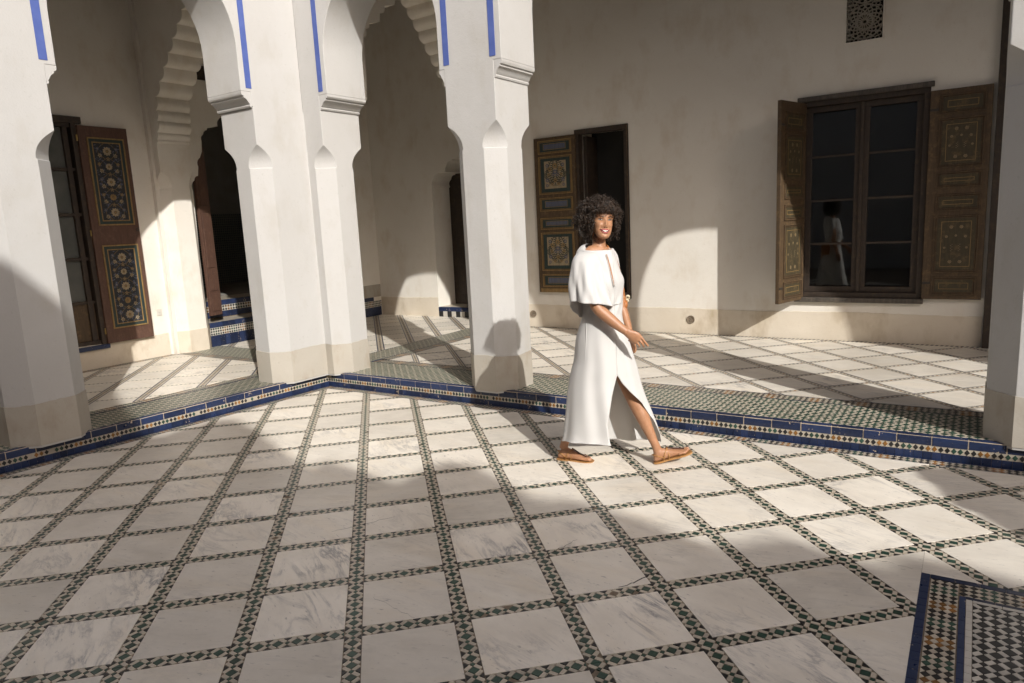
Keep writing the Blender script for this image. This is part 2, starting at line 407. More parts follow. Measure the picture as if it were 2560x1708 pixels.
def checker(px, py, ux, uy, L, wd, d, parent, z, nind=0, hp=(), long=1.0):
    """strip starting at (px,py), running along (ux,uy) for L, width wd to its left, lozenge width d"""
    vx, vy = -uy, ux; out = []; rows = max(1, round(wd / (d * long))); dy = wd / rows; a = d / 2; bq = dy / 2
    W = lambda s, q: (px + ux * s + vx * q, py + uy * s + vy * q)
    for k in range(int(L / d) + 1):
        for r in range(rows):
            s, q = (k + .5) * d, (r + .5) * dy
            w0 = W(s, q)
            if not inview(*w0, z, .36): continue
            e = .0012
            mt = SEQ[k % 8]; P = [(NM[mt], mt, [(s - a + e, q), (s, q - bq + e), (s + a - e, q), (s, q + bq - e)])]
            if r < rows - 1: P.append(('cream_lozenge', 'tile_cream', [(s, q + dy / 2), (s + a, q + e), (s + d - 0, q + dy / 2), (s + a, q + dy - e)]))
            P.append(('cream_lozenge', 'tile_cream', [(s, q - bq), (s + d, q - bq), (s + a, q - e)])) if r == 0 else None
            if r == rows - 1: P.append(('cream_lozenge', 'tile_cream', [(s, q + bq), (s + a, q + e), (s + d, q + bq)]))
            for nm, m_, poly in P:
                poly = [W(*p) for p in poly]
                poly = shrink(clipall(poly, hp), .0008) if len(poly) >= 3 else []
                if len(poly) >= 3 and abs(area(poly)) > 1.5e-5: out.append((nm, poly, None, cen(poly), m_))
    split(out, parent, z, .003, nind, None, None)
def line(px, py, qx, qy, wd, mat, parent, z, name, seg=.11, top=.0034):
    L = math.hypot(qx - px, qy - py); ux, uy = (qx - px) / L, (qy - py) / L; vx, vy = -uy, ux; mb = MB(); n = max(1, int(L / seg))
    for k in range(n):
        a, b = L * k / n + .0012, L * (k + 1) / n - .0012
        mb.prism([(px + ux * s + vx * q, py + uy * s + vy * q) for s, q in ((a, 0), (b, 0), (b, wd), (a, wd))], z - .003, z + top)
    tag(part(name, mb, mat, parent), kind='stuff')
# border of the courtyard along both kerbs
line(0.0, -.012, 7.6, -.012, .014, 'tile_blue', court, 0, 'blue_border_strip')
checker(0.06, -.092, 1, 0, 7.4, .078, .039, court, 0, 110, [(-1, .052, -.04)])
line(0.05, -.104, 7.6, -.104, .010, 'tile_blue', court, 0, 'blue_border_strip')
ud = Vector((-.052, -1)).normalized()
line(kx(0) + .012, -.0, kx(-4.4) + .012, -4.4, .014, 'tile_blue', court, 0, 'blue_border_strip')
checker(kx(0) + .026, -.02, ud.x, ud.y, 4.4, .066, .039, court, 0, 60, [(0, 1, -.10)])
line(kx(0) + .095, -.1, kx(-4.4) + .095, -4.4, .010, 'tile_blue', court, 0, 'blue_border_strip')
# patterned panel at the right
pan = tag(part('panel_bed', MB().box(PX, 9.2, -4.4, PY, -.01, .0005), 'grout', court), kind=None)
line(PX, -4.2, PX, PY, -.034, 'tile_blue', court, .0005, 'blue_border_strip', .06)
line(PX + .036, PY - .034, 9.0, PY - .034, .034, 'tile_blue', court, .0005, 'blue_border_strip', .09)
checker(PX + .108 + .036, -4.2, 0, 1, 2.5, .105, .036, court, .0005, 120, [(0, 1, PY - .036)])
checker(PX + .145, PY - .142, 1, 0, 3.0, .105, .036, court, .0005, 60)
line(PX + .148, -4.2, PX + .148, PY - .148, -.022, 'tile_blue', court, .0005, 'blue_border_strip', .1)
line(PX + .170, PY - .166, 9.0, PY - .166, .020, 'tile_blue', court, .0005, 'blue_border_strip', .1)
line(PX + .172, -4.2, PX + .172, PY - .168, -.022, 'tile_white', court, .0005, 'white_border_strip', .05)
line(PX + .195, PY - .186, 9.0, PY - .186, .019, 'tile_white', court, .0005, 'white_border_strip', .1)
lattice([(-1, 0, -(PX + .196)), (0, 1, PY - .188)], PX + .19, -3.6, 7.6, PY - .18, .058, .036, [('black_panel_tile', 'tile_black'), ('small_black_panel_tile', 'tile_black'), ('cream_panel_tile', 'tile_white')], 160, court, .0005)

# ---- gallery floors
def marble_cell(poly, parent, z):
    p = shrink(poly, .0006)
    if len(p) < 3 or abs(area(p)) < 4e-4: return
    c = cen(p)
    if not inview(*c, z, .36): return
    o = link('marble_tile', MB().prism([(x - c[0], y - c[1]) for x, y in p], -.006, .0045).mesh('marble_tile', 'marble'), parent, (c[0], c[1], z))
def gallery_field(hp, x0, y0, x1, y1, c1, d1, w1, c2, d2, w2, parent, z):
    """diagonal net: lines x+y=c1+k*d1 (band width w1), y-x=c2+k*d2 (band width w2)"""
    r2 = math.sqrt(.5); blue = MB(); cream = MB(); dark = MB(); och = MB()
    P = lambda s, q: ((s - q) / 2, (s + q) / 2)         # s=x+y, q=y-x
    a1, a2 = w1 / r2 / 2, w2 / r2 / 2                   # half widths measured in s and q
    ks = range(int((x0 + y0 - c1) / d1) - 2, int((x1 + y1 - c1) / d1) + 2); kq = range(int((y0 - x1 - c2) / d2) - 2, int((y1 - x0 - c2) / d2) + 2)
    def put(mb, s0, s1, q0, q1):
        poly = clipall([P(s0, q0), P(s1, q0), P(s1, q1), P(s0, q1)], hp)
        if len(poly) >= 3 and abs(area(poly)) > 1e-6 and inview(*cen(poly), z, .3): mb.prism(poly, z - .003, z + .0032)
    def loz(mb, s, q, hs, hq):
        poly = clipall([P(s - hs, q), P(s, q - hq), P(s + hs, q), P(s, q + hq)], hp)
        if len(poly) >= 3 and inview(*cen(poly), z, .3): mb.prism(poly, z - .003, z + .0046)
    for k in ks:
        s = c1 + k * d1
        for l in kq:
            q = c2 + l * d2
            poly = clipall([P(s + a1, q + a2), P(s + d1 - a1, q + a2), P(s + d1 - a1, q + d2 - a2), P(s + a1, q + d2 - a2)], hp)
            if len(poly) >= 3: marble_cell(poly, parent, z)
            if not inview(*P(s, q), z, .4): continue
            for (ctr, hw, wd, run, step, vert) in ((s, a1, w1, q, d2, True), (q, a2, w2, s, d1, False)):
                oth = a2 if vert else a1; lo, hi = run + (oth if not vert else -oth), run + step - oth
                bl = min(.0145 / r2, hw * .34) if wd > .05 else 0.0
                cells = [(cream, -hw + bl, hw - bl)] + ([(blue, -hw, -hw + bl - .002), (blue, hw - bl + .002, hw)] if bl else [])
                for mb, u0, u1 in cells:
                    if vert: put(mb, ctr + u0, ctr + u1, lo, hi)
                    else: put(mb, lo, hi, ctr + u0, ctr + u1)
                n = max(3, int((hi - lo) / (.062 if wd > .05 else .055))); inner = hw - bl
                for e in range(n):
                    m_ = lo + (hi - lo) * (e + .5) / n; hl = (hi - lo) / n * .46; tgt = och if e % 5 == 3 else dark
                    if wd <= .05: tgt = dark
                    hl *= .62
                    if vert: loz(tgt, ctr, m_, inner * .50, hl)
                    else: loz(tgt, m_, ctr, hl, inner * .50)
    for nm, mb, mt in (('blue_band_strip', blue, 'tile_blue'), ('cream_band_tile', cream, 'tile_cream'), ('black_band_lozenge', dark, 'tile_black'), ('ochre_band_lozenge', och, 'tile_ochre')):
        if mb.f: tag(part(nm, mb, mt, parent), kind='stuff')
LN = [('green_mosaic_tile', 'tile_green'), ('small_green_mosaic_tile', 'tile_green'), ('cream_mosaic_tile', 'tile_cream')]
# gallery behind the long kerb
gallery_field([(0, -1, -.752), (0, 1, 3.37), (-1, 0, -.16)], .15, .75, 8.6, 3.4, 5.225, .65, .062, -3.645, .65, .062, gal, H)
line(0.1, .598, 7.4, .598, .010, 'tile_blue', gal, H, 'blue_border_strip')
checker(0.1, .610, 1, 0, 7.2, .128, .042, gal, H, 60)
line(0.1, .740, 7.4, .740, .010, 'tile_blue', gal, H, 'blue_border_strip')
lattice([(0, -1, -.05), (0, 1, .596), (-1, 0, -.0)], 0, .04, 7.4, .6, .0645, .041, LN, 300, gal, H)
mbh = MB()
for k in range(150):
    x = .1 + k * .045
    mbh.prism([(x, 3.372), (x + .022, 3.372), (x + .04, 3.446), (x + .018, 3.446)], H - .003, H + .003)
tag(part('black_hatched_tile', mbh, 'tile_black', gal), kind='stuff')
tag(part('cream_hatched_bed', MB().box(.1, 7, 3.372, 3.446, H - .003, H + .0012), 'tile_cream', gal), kind='stuff')
# strip under the cross arch and the corner bay beyond it
line(-.40, .56, -.40, 4.0, -.010, 'tile_blue', gal, H, 'blue_border_strip')
lattice([(1, 0, .0), (-1, 0, .39), (0, -1, -.5)], -.39, .5, 0, 3.98, .058, .036, LN, 60, gal, H)
line(.002, .56, .002, 3.44, -.010, 'tile_blue', gal, H, 'blue_border_strip')
checker(.145, .752, 0, 1, 2.65, .130, .042, gal, H, 0)
line(.158, .752, .158, 3.44, .010, 'tile_blue', gal, H, 'blue_border_strip')
gallery_field([(1, 0, -.412), (0, 1, 3.99), (-1, 0, 3.0), (0, -1, -.72)], -3.0, .7, -.41, 4.0, .80, .573, .095, 1.63, .60, .032, gal, H)
# gallery behind the short kerb
lattice([(0, 1, .70), (0, -1, -.225), (1, 0, -.412)], -3.05, .22, -.4, .7, .058, .036, LN, 40, gal, H)
line(-3.0, .712, -.42, .702, -.010, 'tile_blue', gal, H, 'blue_border_strip'); line(-3.0, .222, -.5, .212, -.010, 'tile_blue', gal, H, 'blue_border_strip')
checker(-3.0, .085, 1, 0, 2.5, .125, .042, gal, H, 0)
line(-3.0, .083, -.5, .073, -.010, 'tile_blue', gal, H, 'blue_border_strip')
gallery_field([(1, -.052, -.76), (0, 1, .070), (-1, 0, 2.94)], -2.95, -5.2, -.7, .07, -2.49, .67, .085, .05, .65, .036, gal, H)
line(-.76, .07, -.76 - .19, -3.6, -.010, 'tile_blue', gal, H, 'blue_border_strip')
checker(-.622, .07, ud.x, ud.y, 3.6, -.0 + .125, .042, gal, H, 0) if False else checker(-.622 - .19, -3.58, -ud.x, -ud.y, 3.64, .122, .042, gal, H, 0)
line(-.612, .07, -.612 - .19, -3.6, -.010, 'tile_blue', gal, H, 'blue_border_strip')
lattice([(1, -.052, -.075), (-1, .052, .60), (0, 1, -.02)], -.9, -3.6, -.05, 0, .0645, .041, LN, 120, gal, H)
checker(-2.945, .07, 0, -1, 3.2, -.0 + .13, .042, gal, H, 0) if False else checker(-2.955, -2.4, 0, 1, 2.4, .120, .042, gal, H, 0)

# ---- kerbs: blue glazed edge tiles, a row of lozenges, small blue tiles
def kerb(name, f, L, ntile, first):
    base = MB()
    base.box(0, L, .0, .045, -.01, H - .0045); base.xf(f)
    kb = tag(part(name, base, 'grout', None), kind='structure')
    part('mortar_bed', MB().box(0, L, -.0048, .03, .0958, .1535).xf(f), 'mortar', kb)
    # bullnosed edge tile
    prof = [(.006, .0955), (-.0065, .0955), (-.0075, .144), (-.004, .1515), (.004, .1575), (.040, .1585), (.040, .150)]
    x = first; k = 0
    while x < L:
        a, b2 = max(x, 0.0) + .0034, min(x + .2, L) - .0034; x += .2
        if b2 - a < .02: continue
        mb = MB(); e = random.uniform(-.0012, .0012)
        mb.loft([[(a, q + e, z) for q, z in prof], [(b2, q + e + random.uniform(-.0008, .0008), z) for q, z in prof]], True, True, True).xf(f)
        part('blue_tile', mb, 'tile_blue', kb, 45)
    bed = MB().box(0, L, -.0035, .01, .0525, .0945).xf(f); part('cream_strip', bed, 'tile_cream', kb)
    n = int(L / .0355)
    for k in range(n):
        c = (k + .5) * .0355; a, hh = .0158, .0195; j = random.uniform(-.001, .001); mt = SEQ[k % 8]
        if random.random() < .03: continue
        mb = MB().add([(c - a, -.0038, .0735 + j), (c, -.0038, .0735 - hh), (c + a, -.0038, .0735 + j), (c, -.0038, .0735 + hh), (c - a + .002, -.0062, .0735 + j), (c, -.0062, .0735 - hh + .002), (c + a - .002, -.0062, .0735 + j), (c, -.0062, .0735 + hh - .002)],
                      [(4, 5, 6, 7), (0, 1, 5, 4), (1, 2, 6, 5), (2, 3, 7, 6), (3, 0, 4, 7)]).xf(f)
        part({'tile_black': 'black_lozenge', 'tile_green': 'green_lozenge', 'tile_ochre': 'ochre_lozenge'}[mt], mb, mt, kb)
    for k in range(int(L / .0533)):
        c = k * .0533
        mb = MB().box(c + .0011, c + .0522, -.0055 + random.uniform(-.0012, .0008), .004, .002, .0515).xf(f); part('small_blue_tile', mb, 'tile_blue', kb)
    return kb
kerb('kerb', lambda x, y, z: (kx(0) + x + .002, y + .012, z), 7.2, 0, .045)
kerb('kerb', lambda x, y, z: (kx(-x) - y - .004, -x + .006, z), 3.75, 0, .02 - .2)
# ------------------------------------------------------------------ architecture helpers
def ring(poly, ch, z, grow=0.0, sub=None):
    """poly: ccw corners; ch[i] chamfer length of corner i (0 sharp)"""
    n = len(poly); out = []
    P = [Vector(p) for p in poly]
    if grow:
        Q = []
        for i in range(n):
            e0 = (P[i] - P[i - 1]).normalized(); e1 = (P[(i + 1) % n] - P[i]).normalized(); n0 = Vector((e0.y, -e0.x)); n1 = Vector((e1.y, -e1.x))
            Q.append(P[i] + (n0 + n1) * grow / (1 + n0.dot(n1)))
        P = Q
    for i in range(n):
        c = ch[i]
        if c <= 0: out.append((P[i].x, P[i].y, z)); continue
        e0 = (P[i - 1] - P[i]).normalized(); e1 = (P[(i + 1) % n] - P[i]).normalized()
        a = P[i] + e0 * c; b = P[i] + e1 * c
        out.append((a.x, a.y, z)); out.append((b.x, b.y, z))
    return out
CH = .155; ZS, ZA, ZI = 2.300, 2.512, 2.862
def pillar(label, poly, conv, fixed=None, plinth=.475):
    """octagonal below, square above, with arched stops on the chamfers"""
    fixed = fixed or {}
    def chs(c): return [fixed.get(i, c if i in conv else 0) for i in range(len(poly))]
    c = cen(poly); t_ = thing('pillar', label, 'pillar', (c[0], c[1], H), 'white plaster pillars of the arcade')
    R = [ring(poly, chs(CH - .010), H - .02), ring(poly, chs(CH - .010), ZS - .006), ring(poly, chs(CH), ZS)]
    for k in range(1, 15):
        u = k / 14.0; R.append(ring(poly, chs(max(CH * (1 - u ** 2.3), .004)), ZS + (ZA - ZS) * u))
    R.append(ring(poly, chs(.004), ZI))
    o = part('shaft', MB().loft(R, True, False, False), 'plaster_white', t_, 30, .006, True)
    # worn plinth coat, a few millimetres proud with an uneven top
    r0 = ring(poly, chs(CH - .008), 0, .005); pts = []
    for i in range(len(r0)):
        a, b = Vector(r0[i]), Vector(r0[(i + 1) % len(r0)]); n = max(1, int((b - a).length / .035))
        pts += [a + (b - a) * k / n for k in range(n)]
    ph = random.uniform(0, 6)
    top = [plinth + .007 * math.sin(ph + 9 * p.x + 7 * p.y) + random.uniform(-.003, .003) for p in pts]
    cc = Vector((c[0], c[1], 0))
    mb = MB().loft([[(p.x, p.y, H - .004) for p in pts], [(p.x, p.y, tz) for p, tz in zip(pts, top)], [((p + (cc - p).normalized() * .009).x, (p + (cc - p).normalized() * .009).y, tz + .002) for p, tz in zip(pts, top)]], True)
    part('plinth', mb, 'plaster_dado', t_, 30)
    return t_
def sheet(poly2, f, t0, t1, skip=None):
    """slab whose outline (s,z) is poly2, mapped by f(s,t,z), between t0 and t1"""
    mb = MB(); n = len(poly2)
    vs = [f(s, t0, z) for s, z in poly2] + [f(s, t1, z) for s, z in poly2]
    fs = [tuple(range(n)), tuple(range(2 * n - 1, n - 1, -1))] + [(i, (i + 1) % n, n + (i + 1) % n, n + i) for i in range(n) if not (skip is not None and poly2[i][1] == skip and poly2[(i + 1) % n][1] == skip)]
    return mb.add(vs, fs)
def arch_pts(a, b, zc, asp=1.0, n=28):
    r = (b - a) / 2; m_ = (a + b) / 2
    return [(m_ - r * math.cos(math.pi * k / n), zc + r * asp * math.sin(math.pi * k / n)) for k in range(n + 1)]
IMP = [(0.0, 2.850), (.010, 2.853), (.016, 2.866), (.010, 2.878), (.018, 2.884), (.026, 2.900), (.042, 2.922), (.062, 2.934), (.062, 2.950), (.076, 2.953), (.084, 2.966), (.084, 2.990), (0.0, 2.990)]
def arcade(name, label, ops, s0, s1, f, th, ztop, bands=True):
    """wall on pillars; ops: (a, b, spring z, left corbel, right corbel)"""
    base = [(s0, ZI)]
    for a, b, zc, ca, cb in ops:
        base += [(a - ca, ZI), (a - ca, 2.99), (a, 2.99)] + arch_pts(a, b, zc) + [(b, 2.99), (b + cb, 2.99), (b + cb, ZI)]
    base += [(s1, ZI), (s1, ztop), (s0, ztop)]
    t_ = thing(name, label, 'wall', f(s0, 0, ZI), 'arcade walls above the pillars')
    part('spandrel', sheet(base, f, 0, th, ZI), 'plaster_white', t_, 25, .006, True)
    for a, b, zc, ca, cb in ops:
        for edge, c_, sg in ((a - ca, ca, 1), (b + cb, cb, -1)):
            prof = [(edge + sg * o * c_ / .084 - sg * .002 * (o == 0), z) for o, z in IMP]
            part('impost', sheet(prof, f, .003, th - .003), 'plaster_white', t_, 40, 0, True)
        if bands:
            zt = zc + (b - a) / 2 + .42; w_ = .060
            for x in (a - .115, b + .115 - w_):
                part('blue_band', sheet([(x, 3.02), (x + w_, 3.02), (x + w_, zt), (x, zt)], f, -.0035, .02), 'blue_paint', t_)
            part('blue_band', sheet([(a - .115 + w_ + .001, zt - w_), (b + .115 - w_ - .001, zt - w_), (b + .115 - w_ - .001, zt), (a - .115 + w_ + .001, zt)], f, -.0035, .02), 'blue_paint', t_)
    return t_
def lobes(pts, bulge=.22, n=5):
    """cusped outline: rounded lobes between the points flagged 1, straight where flagged 0"""
    out = [pts[0][:2]]
    for k in range(1, len(pts)):
        p, q = Vector(pts[k - 1][:2]), Vector(pts[k][:2]); fl = pts[k][2]
        if fl:
            d = q - p; nn = Vector((d.y, -d.x)) * fl
            for i in range(1, n + 1):
                u = i / n; out.append(tuple(p + d * u + nn * bulge * 4 * u * (1 - u)))
        else: out.append(tuple(q))
    return out
def holes(x0, x1, z0, z1, hs, t0, t1, f):
    """wall slab with rectangular openings, with reveals"""
    xs = sorted({x0, x1, *[v for h in hs for v in h[:2]]}); zs = sorted({z0, z1, *[v for h in hs for v in h[2:]]}); mb = MB(); cell = {}
    for i in range(len(xs) - 1):
        for j in range(len(zs) - 1):
            mx, mz = (xs[i] + xs[i + 1]) / 2, (zs[j] + zs[j + 1]) / 2
            cell[i, j] = not any(a < mx < b and c < mz < d for a, b, c, d in hs)
    for (i, j), s_ in cell.items():
        if not s_: continue
        a, b, c, d = xs[i], xs[i + 1], zs[j], zs[j + 1]
        for t_ in (t0, t1): mb.add([f(a, t_, c), f(b, t_, c), f(b, t_, d), f(a, t_, d)], [(0, 1, 2, 3)])
        for di, dj, p, q in ((-1, 0, (a, c), (a, d)), (1, 0, (b, c), (b, d)), (0, -1, (a, c), (b, c)), (0, 1, (a, d), (b, d))):
            if not cell.get((i + di, j + dj), False): mb.add([f(p[0], t0, p[1]), f(q[0], t0, q[1]), f(q[0], t1, q[1]), f(p[0], t1, p[1])], [(0, 1, 2, 3)])
    return mb
def weld(o):
    bm = bmesh.new(); bm.from_mesh(o.data); bmesh.ops.remove_doubles(bm, verts=bm.verts, dist=1e-4); bmesh.ops.recalc_face_normals(bm, faces=bm.faces); bm.to_mesh(o.data); bm.free()
    return o
def sq(x0, x1, y0, y1): return [(x0, y0), (x1, y0), (x1, y1), (x0, y1)]
# ------------------------------------------------------------------ pillars
pillar('octagonal white plaster pillar at the far left, its lower half in shade', [(-.70, -2.94), (-.1415, -2.94), (-.1140, -2.37), (-.68, -2.37)], (0, 1, 2, 3))
pillar('broad L-shaped white plaster pillar standing at the inner corner of the blue kerb', [(-.53, -.62), (-.030, -.62), (-.002, -.0401), (.245, -.0401), (.245, .49), (-.53, .49)], (0, 1, 3, 4), {2: .004})
pillar('octagonal white pillar carrying the shadow of the woman\'s head', sq(1.83, 2.35, -.04, .49), (0, 1, 2, 3))
pillar('pillar cut by the right edge of the picture, mostly shaded', sq(5.87, 6.40, -.02, .51), (0, 1, 2, 3))
for x in (9.92, 13.97): pillar('octagonal plaster pillar further along the arcade, out of the picture to the right', sq(x, x + .53, -.04, .49), (0, 1, 2, 3))
pillar('octagonal plaster pillar of the left arcade, out of the picture to the left', sq(-.92, -.36, -6.95, -6.38), (0, 1, 2, 3))
ZT = 6.6
f1 = lambda s, t_, z: (s, -.04 + t_, z)
f2 = lambda s, t_, z: (.048 * s - t_, s, z)
arcade('arcade_wall', 'white arcade wall with blue bands between the corner pillar and the right edge', [(.365, 1.775, 3.37, .12, .055), (2.43, 5.79, 3.45, .08, .08), (6.48, 9.84, 3.45, .08, .08), (10.53, 13.89, 3.45, .08, .08)], -.02, XE, f1, .53, ZT)
arcade('arcade_wall', 'white arcade wall with blue bands between the left pillar and the corner pillar', [(-6.30, -3.02, 3.45, .08, .08), (-2.29, -.73, 3.39, .08, .10)], YF, -.042, f2, .52, ZT)
# ------------------------------------------------------------------ cusped cross arches
def scalloped(name, label, prof, f, th, ztop, s0, s1):
    t_ = thing(name, label, 'arch', f(prof[0][0], 0, prof[0][1]), 'scalloped cross arches')
    p = lobes(prof, .27, 6); base = [(s0, p[0][1])] + p + [(s1, p[-1][1]), (s1, ztop), (s0, ztop)]
    part('arch_band', sheet(base, f, 0, th), 'plaster_wall', t_, 38, 0, True)
    return t_
def lam(a, za, apex, steps, sg):
    """straight cusped haunch from (a,za) towards apex"""
    out = []; n = steps
    for k in range(1, n + 1):
        u = k / n; x = a + (apex[0] - a) * u; z = za + (apex[1] - za) * u ** .93
        out.append((x, z, 1))
        if k % 3 == 0 and k < n: out.append((x + sg * .035, z, 0))
    return out
half = [(-2.905, 2.86, 0), (-2.895, 2.90, 1), (-2.88, 2.925, 0), (-2.88, 2.985, 1), (-2.85, 3.01, 0), (-2.85, 3.12, 1), (-2.84, 3.25, 1), (-2.825, 3.405, 1)]
L1 = half + lam(-2.825, 3.405, (-1.70, 4.68), 9, 1)
mir = [(-3.40 - x, z, 1 if i and L1[len(L1) - i][2] else 0) for i, (x, z, fl) in enumerate(reversed(L1))]
A1 = L1 + mir[1:]
scalloped('scalloped_arch', 'scalloped plaster arch springing from the left wall beside the painted door', A1, lambda s, t_, z: (s, .118 + t_, z), .44, 5.55, -3.04, -.49)
R2 = [(.55, 3.05, 0), (.845, 3.055, 0), (.875, 3.075, 1), (.895, 3.12, 1), (.905, 3.30, 0), (.92, 3.74, 0), (.955, 3.85, 1), (1.02, 3.915, 1), (1.19, 3.965, 0), (1.205, 4.06, 0), (1.29, 4.155, 1), (1.46, 4.20, 0), (1.50, 4.30, 0), (1.62, 4.40, 1), (1.76, 4.44, 0), (1.80, 4.53, 0), (1.98, 4.66, 1)]
R2b = lam(3.13, 3.20, (1.98, 4.66), 11, -1)
left = [(y, z, 0 if fl == 0 else 1) for y, z, fl in R2]
rt = [(3.40, 2.86, 0), (3.28, 2.90, 1), (3.20, 2.98, 0), (3.16, 3.08, 1), (3.13, 3.20, 1)] + [(y, z, fl) for y, z, fl in R2b]
rr = list(reversed(rt)); rr = [(rr[i][0], rr[i][1], rr[i - 1][2] if i else 0) for i in range(len(rr))]
scalloped('scalloped_arch', 'scalloped plaster arch seen behind the two middle pillars', left + rr[1:], lambda s, t_, z: (-.0 - t_, s, z), .44, 5.55, .49, 3.46)
# ------------------------------------------------------------------ walls behind the galleries
fb = lambda s, t_, z: (s, 3.45 + t_, z)
DOORX, WINX = (1.28, 1.985, .62, 2.80), (4.07, 5.31, .65, 2.80)
bw = thing('back_wall', 'long shaded plaster wall behind the woman, with a window and a dark door', 'wall', (0, 3.45, H))
weld(part('wall_face', holes(-.44, XE, H - .1, 5.6, [DOORX, WINX, (4.49, 4.868, 3.335, 4.10), (6.02, 8.2, H, 4.6)], 0, .42, fb), 'plaster_wall', bw))
def dado(name, f, segs, parent, zt=.475, th=.006):
    for a, b in segs:
        n = max(2, int((b - a) / .05)); top = [zt + .006 * math.sin(3.1 * (a + (b - a) * k / n)) + random.uniform(-.003, .003) for k in range(n + 1)]
        mb = MB(); xs = [a + (b - a) * k / n for k in range(n + 1)]
        mb.loft([[f(x, -th, H - .02) for x in xs], [f(x, -th, z) for x, z in zip(xs, top)], [f(x, .002, z + .003) for x, z in zip(xs, top)]], False)
        part(name, mb, 'plaster_foot', parent, 30)
dado('dado', fb, [(-.4, 5.86)], bw)
# corner bay wall with a stepped doorway
fc = lambda s, t_, z: (s, 4.0 + t_, z)
dl = [(-1.725, H - .05, 0), (-1.71, 2.28, 0), (-1.69, 2.30, 0), (-1.655, 2.42, -1), (-1.567, 2.486, -1), (-1.56, 2.505, 0), (-1.40, 2.507, 0), (-1.375, 2.60, -1), (-1.265, 2.675, -1), (-1.25, 2.70, 0), (-1.10, 2.70, 0), (-1.07, 2.82, -1), (-.95, 2.90, -1)]
dr = [(-1.9 - x, z, 0) for x, z, fl in reversed(dl)]
dr = [(dr[i][0], dr[i][1], -1 if i and dl[len(dl) - i][2] else 0) for i in range(len(dr))]
cw = thing('corner_wall', 'shaded plaster wall in the far corner, lit by one arched patch of sun near its foot', 'wall', (-2, 4.0, H))
part('wall_face', sheet([(-3.4, H - .05)] + lobes(dl + dr[1:], .22, 5) + [(-.06, H - .05), (-.06, 5.6), (-3.4, 5.6)], fc, 0, .46), 'plaster_wall', cw, 35, 0, True)
dado('dado', fc, [(-3.02, -1.728)], cw, .475, .008)
# left wall, its painted window-door, pilaster and stepped doorway
fl_ = lambda s, t_, z: (-3.09 - t_, s, z)
lw = thing('left_wall', 'plaster wall behind the left arcade, half sunlit', 'wall', (-3.09, 0, H))
weld(part('wall_face', holes(YF, .08, H - .1, 5.6, [(-1.72, -.765, .44, 3.05)], 0, .40, fl_), 'plaster_wall', lw))
dado('dado', fl_, [(-3.4, -1.76), (-1.76, .04)], lw, .445, .008)
doorL = [(.555, H - .05, 0), (.60, 2.28, 0), (.64, 2.42, -1), (.70, 2.48, -1), (.72, 2.60, 0), (.76, 2.72, -1), (.80, 2.80, 0), (.815, 2.945, 0), (.85, 3.03, -1), (.915, 3.09, -1), (.92, 3.125, 0), (1.09, 3.155, 0), (1.115, 3.25, -1), (1.178, 3.28, -1), (1.198, 3.345, 0), (1.30, 3.36, 0), (1.34, 3.47, -1), (1.42, 3.52, 0), (1.60, 3.54, 0), (1.64, 3.66, -1), (1.80, 3.70, 0)]
doorR = [(4.15 - y, z, 0) for y, z, fl in reversed(doorL)][1:]
doorR[-1] = (3.58, H - .05, 0)
fl2 = lambda s, t_, z: (-3.02 - t_, s, z)
part('doorway_surround', sheet([(.0801, H - .05)] + lobes(doorL + doorR, .2, 5) + [(3.998, H - .05), (3.998, 5.6), (.0801, 5.6)], fl2, 0, .42), 'plaster_wall', lw, 35, 0, True)
# pilaster under the cross arch
pp = [(-2.93, .10), (-2.93, .50), (-3.06, .53), (-3.10, .02), (-3.03, .02)]
def prng(c, z): return ring([(-3.06, .115), (-2.915, .115), (-2.915, .562), (-3.06, .562)], [0, c, c * .6, 0], z)
R = [prng(.12, H - .02), prng(.12, ZS - .006), prng(.13, ZS)] + [prng(max(.13 * (1 - (k / 10) ** 2.3), .004), ZS + .21 * k / 10) for k in range(1, 11)] + [prng(.004, 2.862)]
part('pilaster', MB().loft(R, True, False, True), 'plaster_wall', lw, 30, .005, True)
R = [ring([(-3.06, .115), (-2.915, .115), (-2.915, .562), (-3.06, .562)], [0, .12, .072, 0], z, .005) for z in (H - .02, .452)]
part('pilaster_plinth', MB().loft(R, True, False, True), 'plaster_foot', lw, 30, .003, True)
part('carved_frieze', MB().box(-3.016, -2.985, .6, 3.9, 3.752, 3.895).box(-3.016, -2.975, .6, 3.9, 3.735, 3.750).box(-3.016, -2.975, .6, 3.9, 3.897, 3.912), 'wood_dark', lw)
# end pier of the doorway with a higher dado
part('pier_dado', MB().box(-3.05, -3.012, 3.575, 3.985, .486, .70), 'plaster_dado', lw)
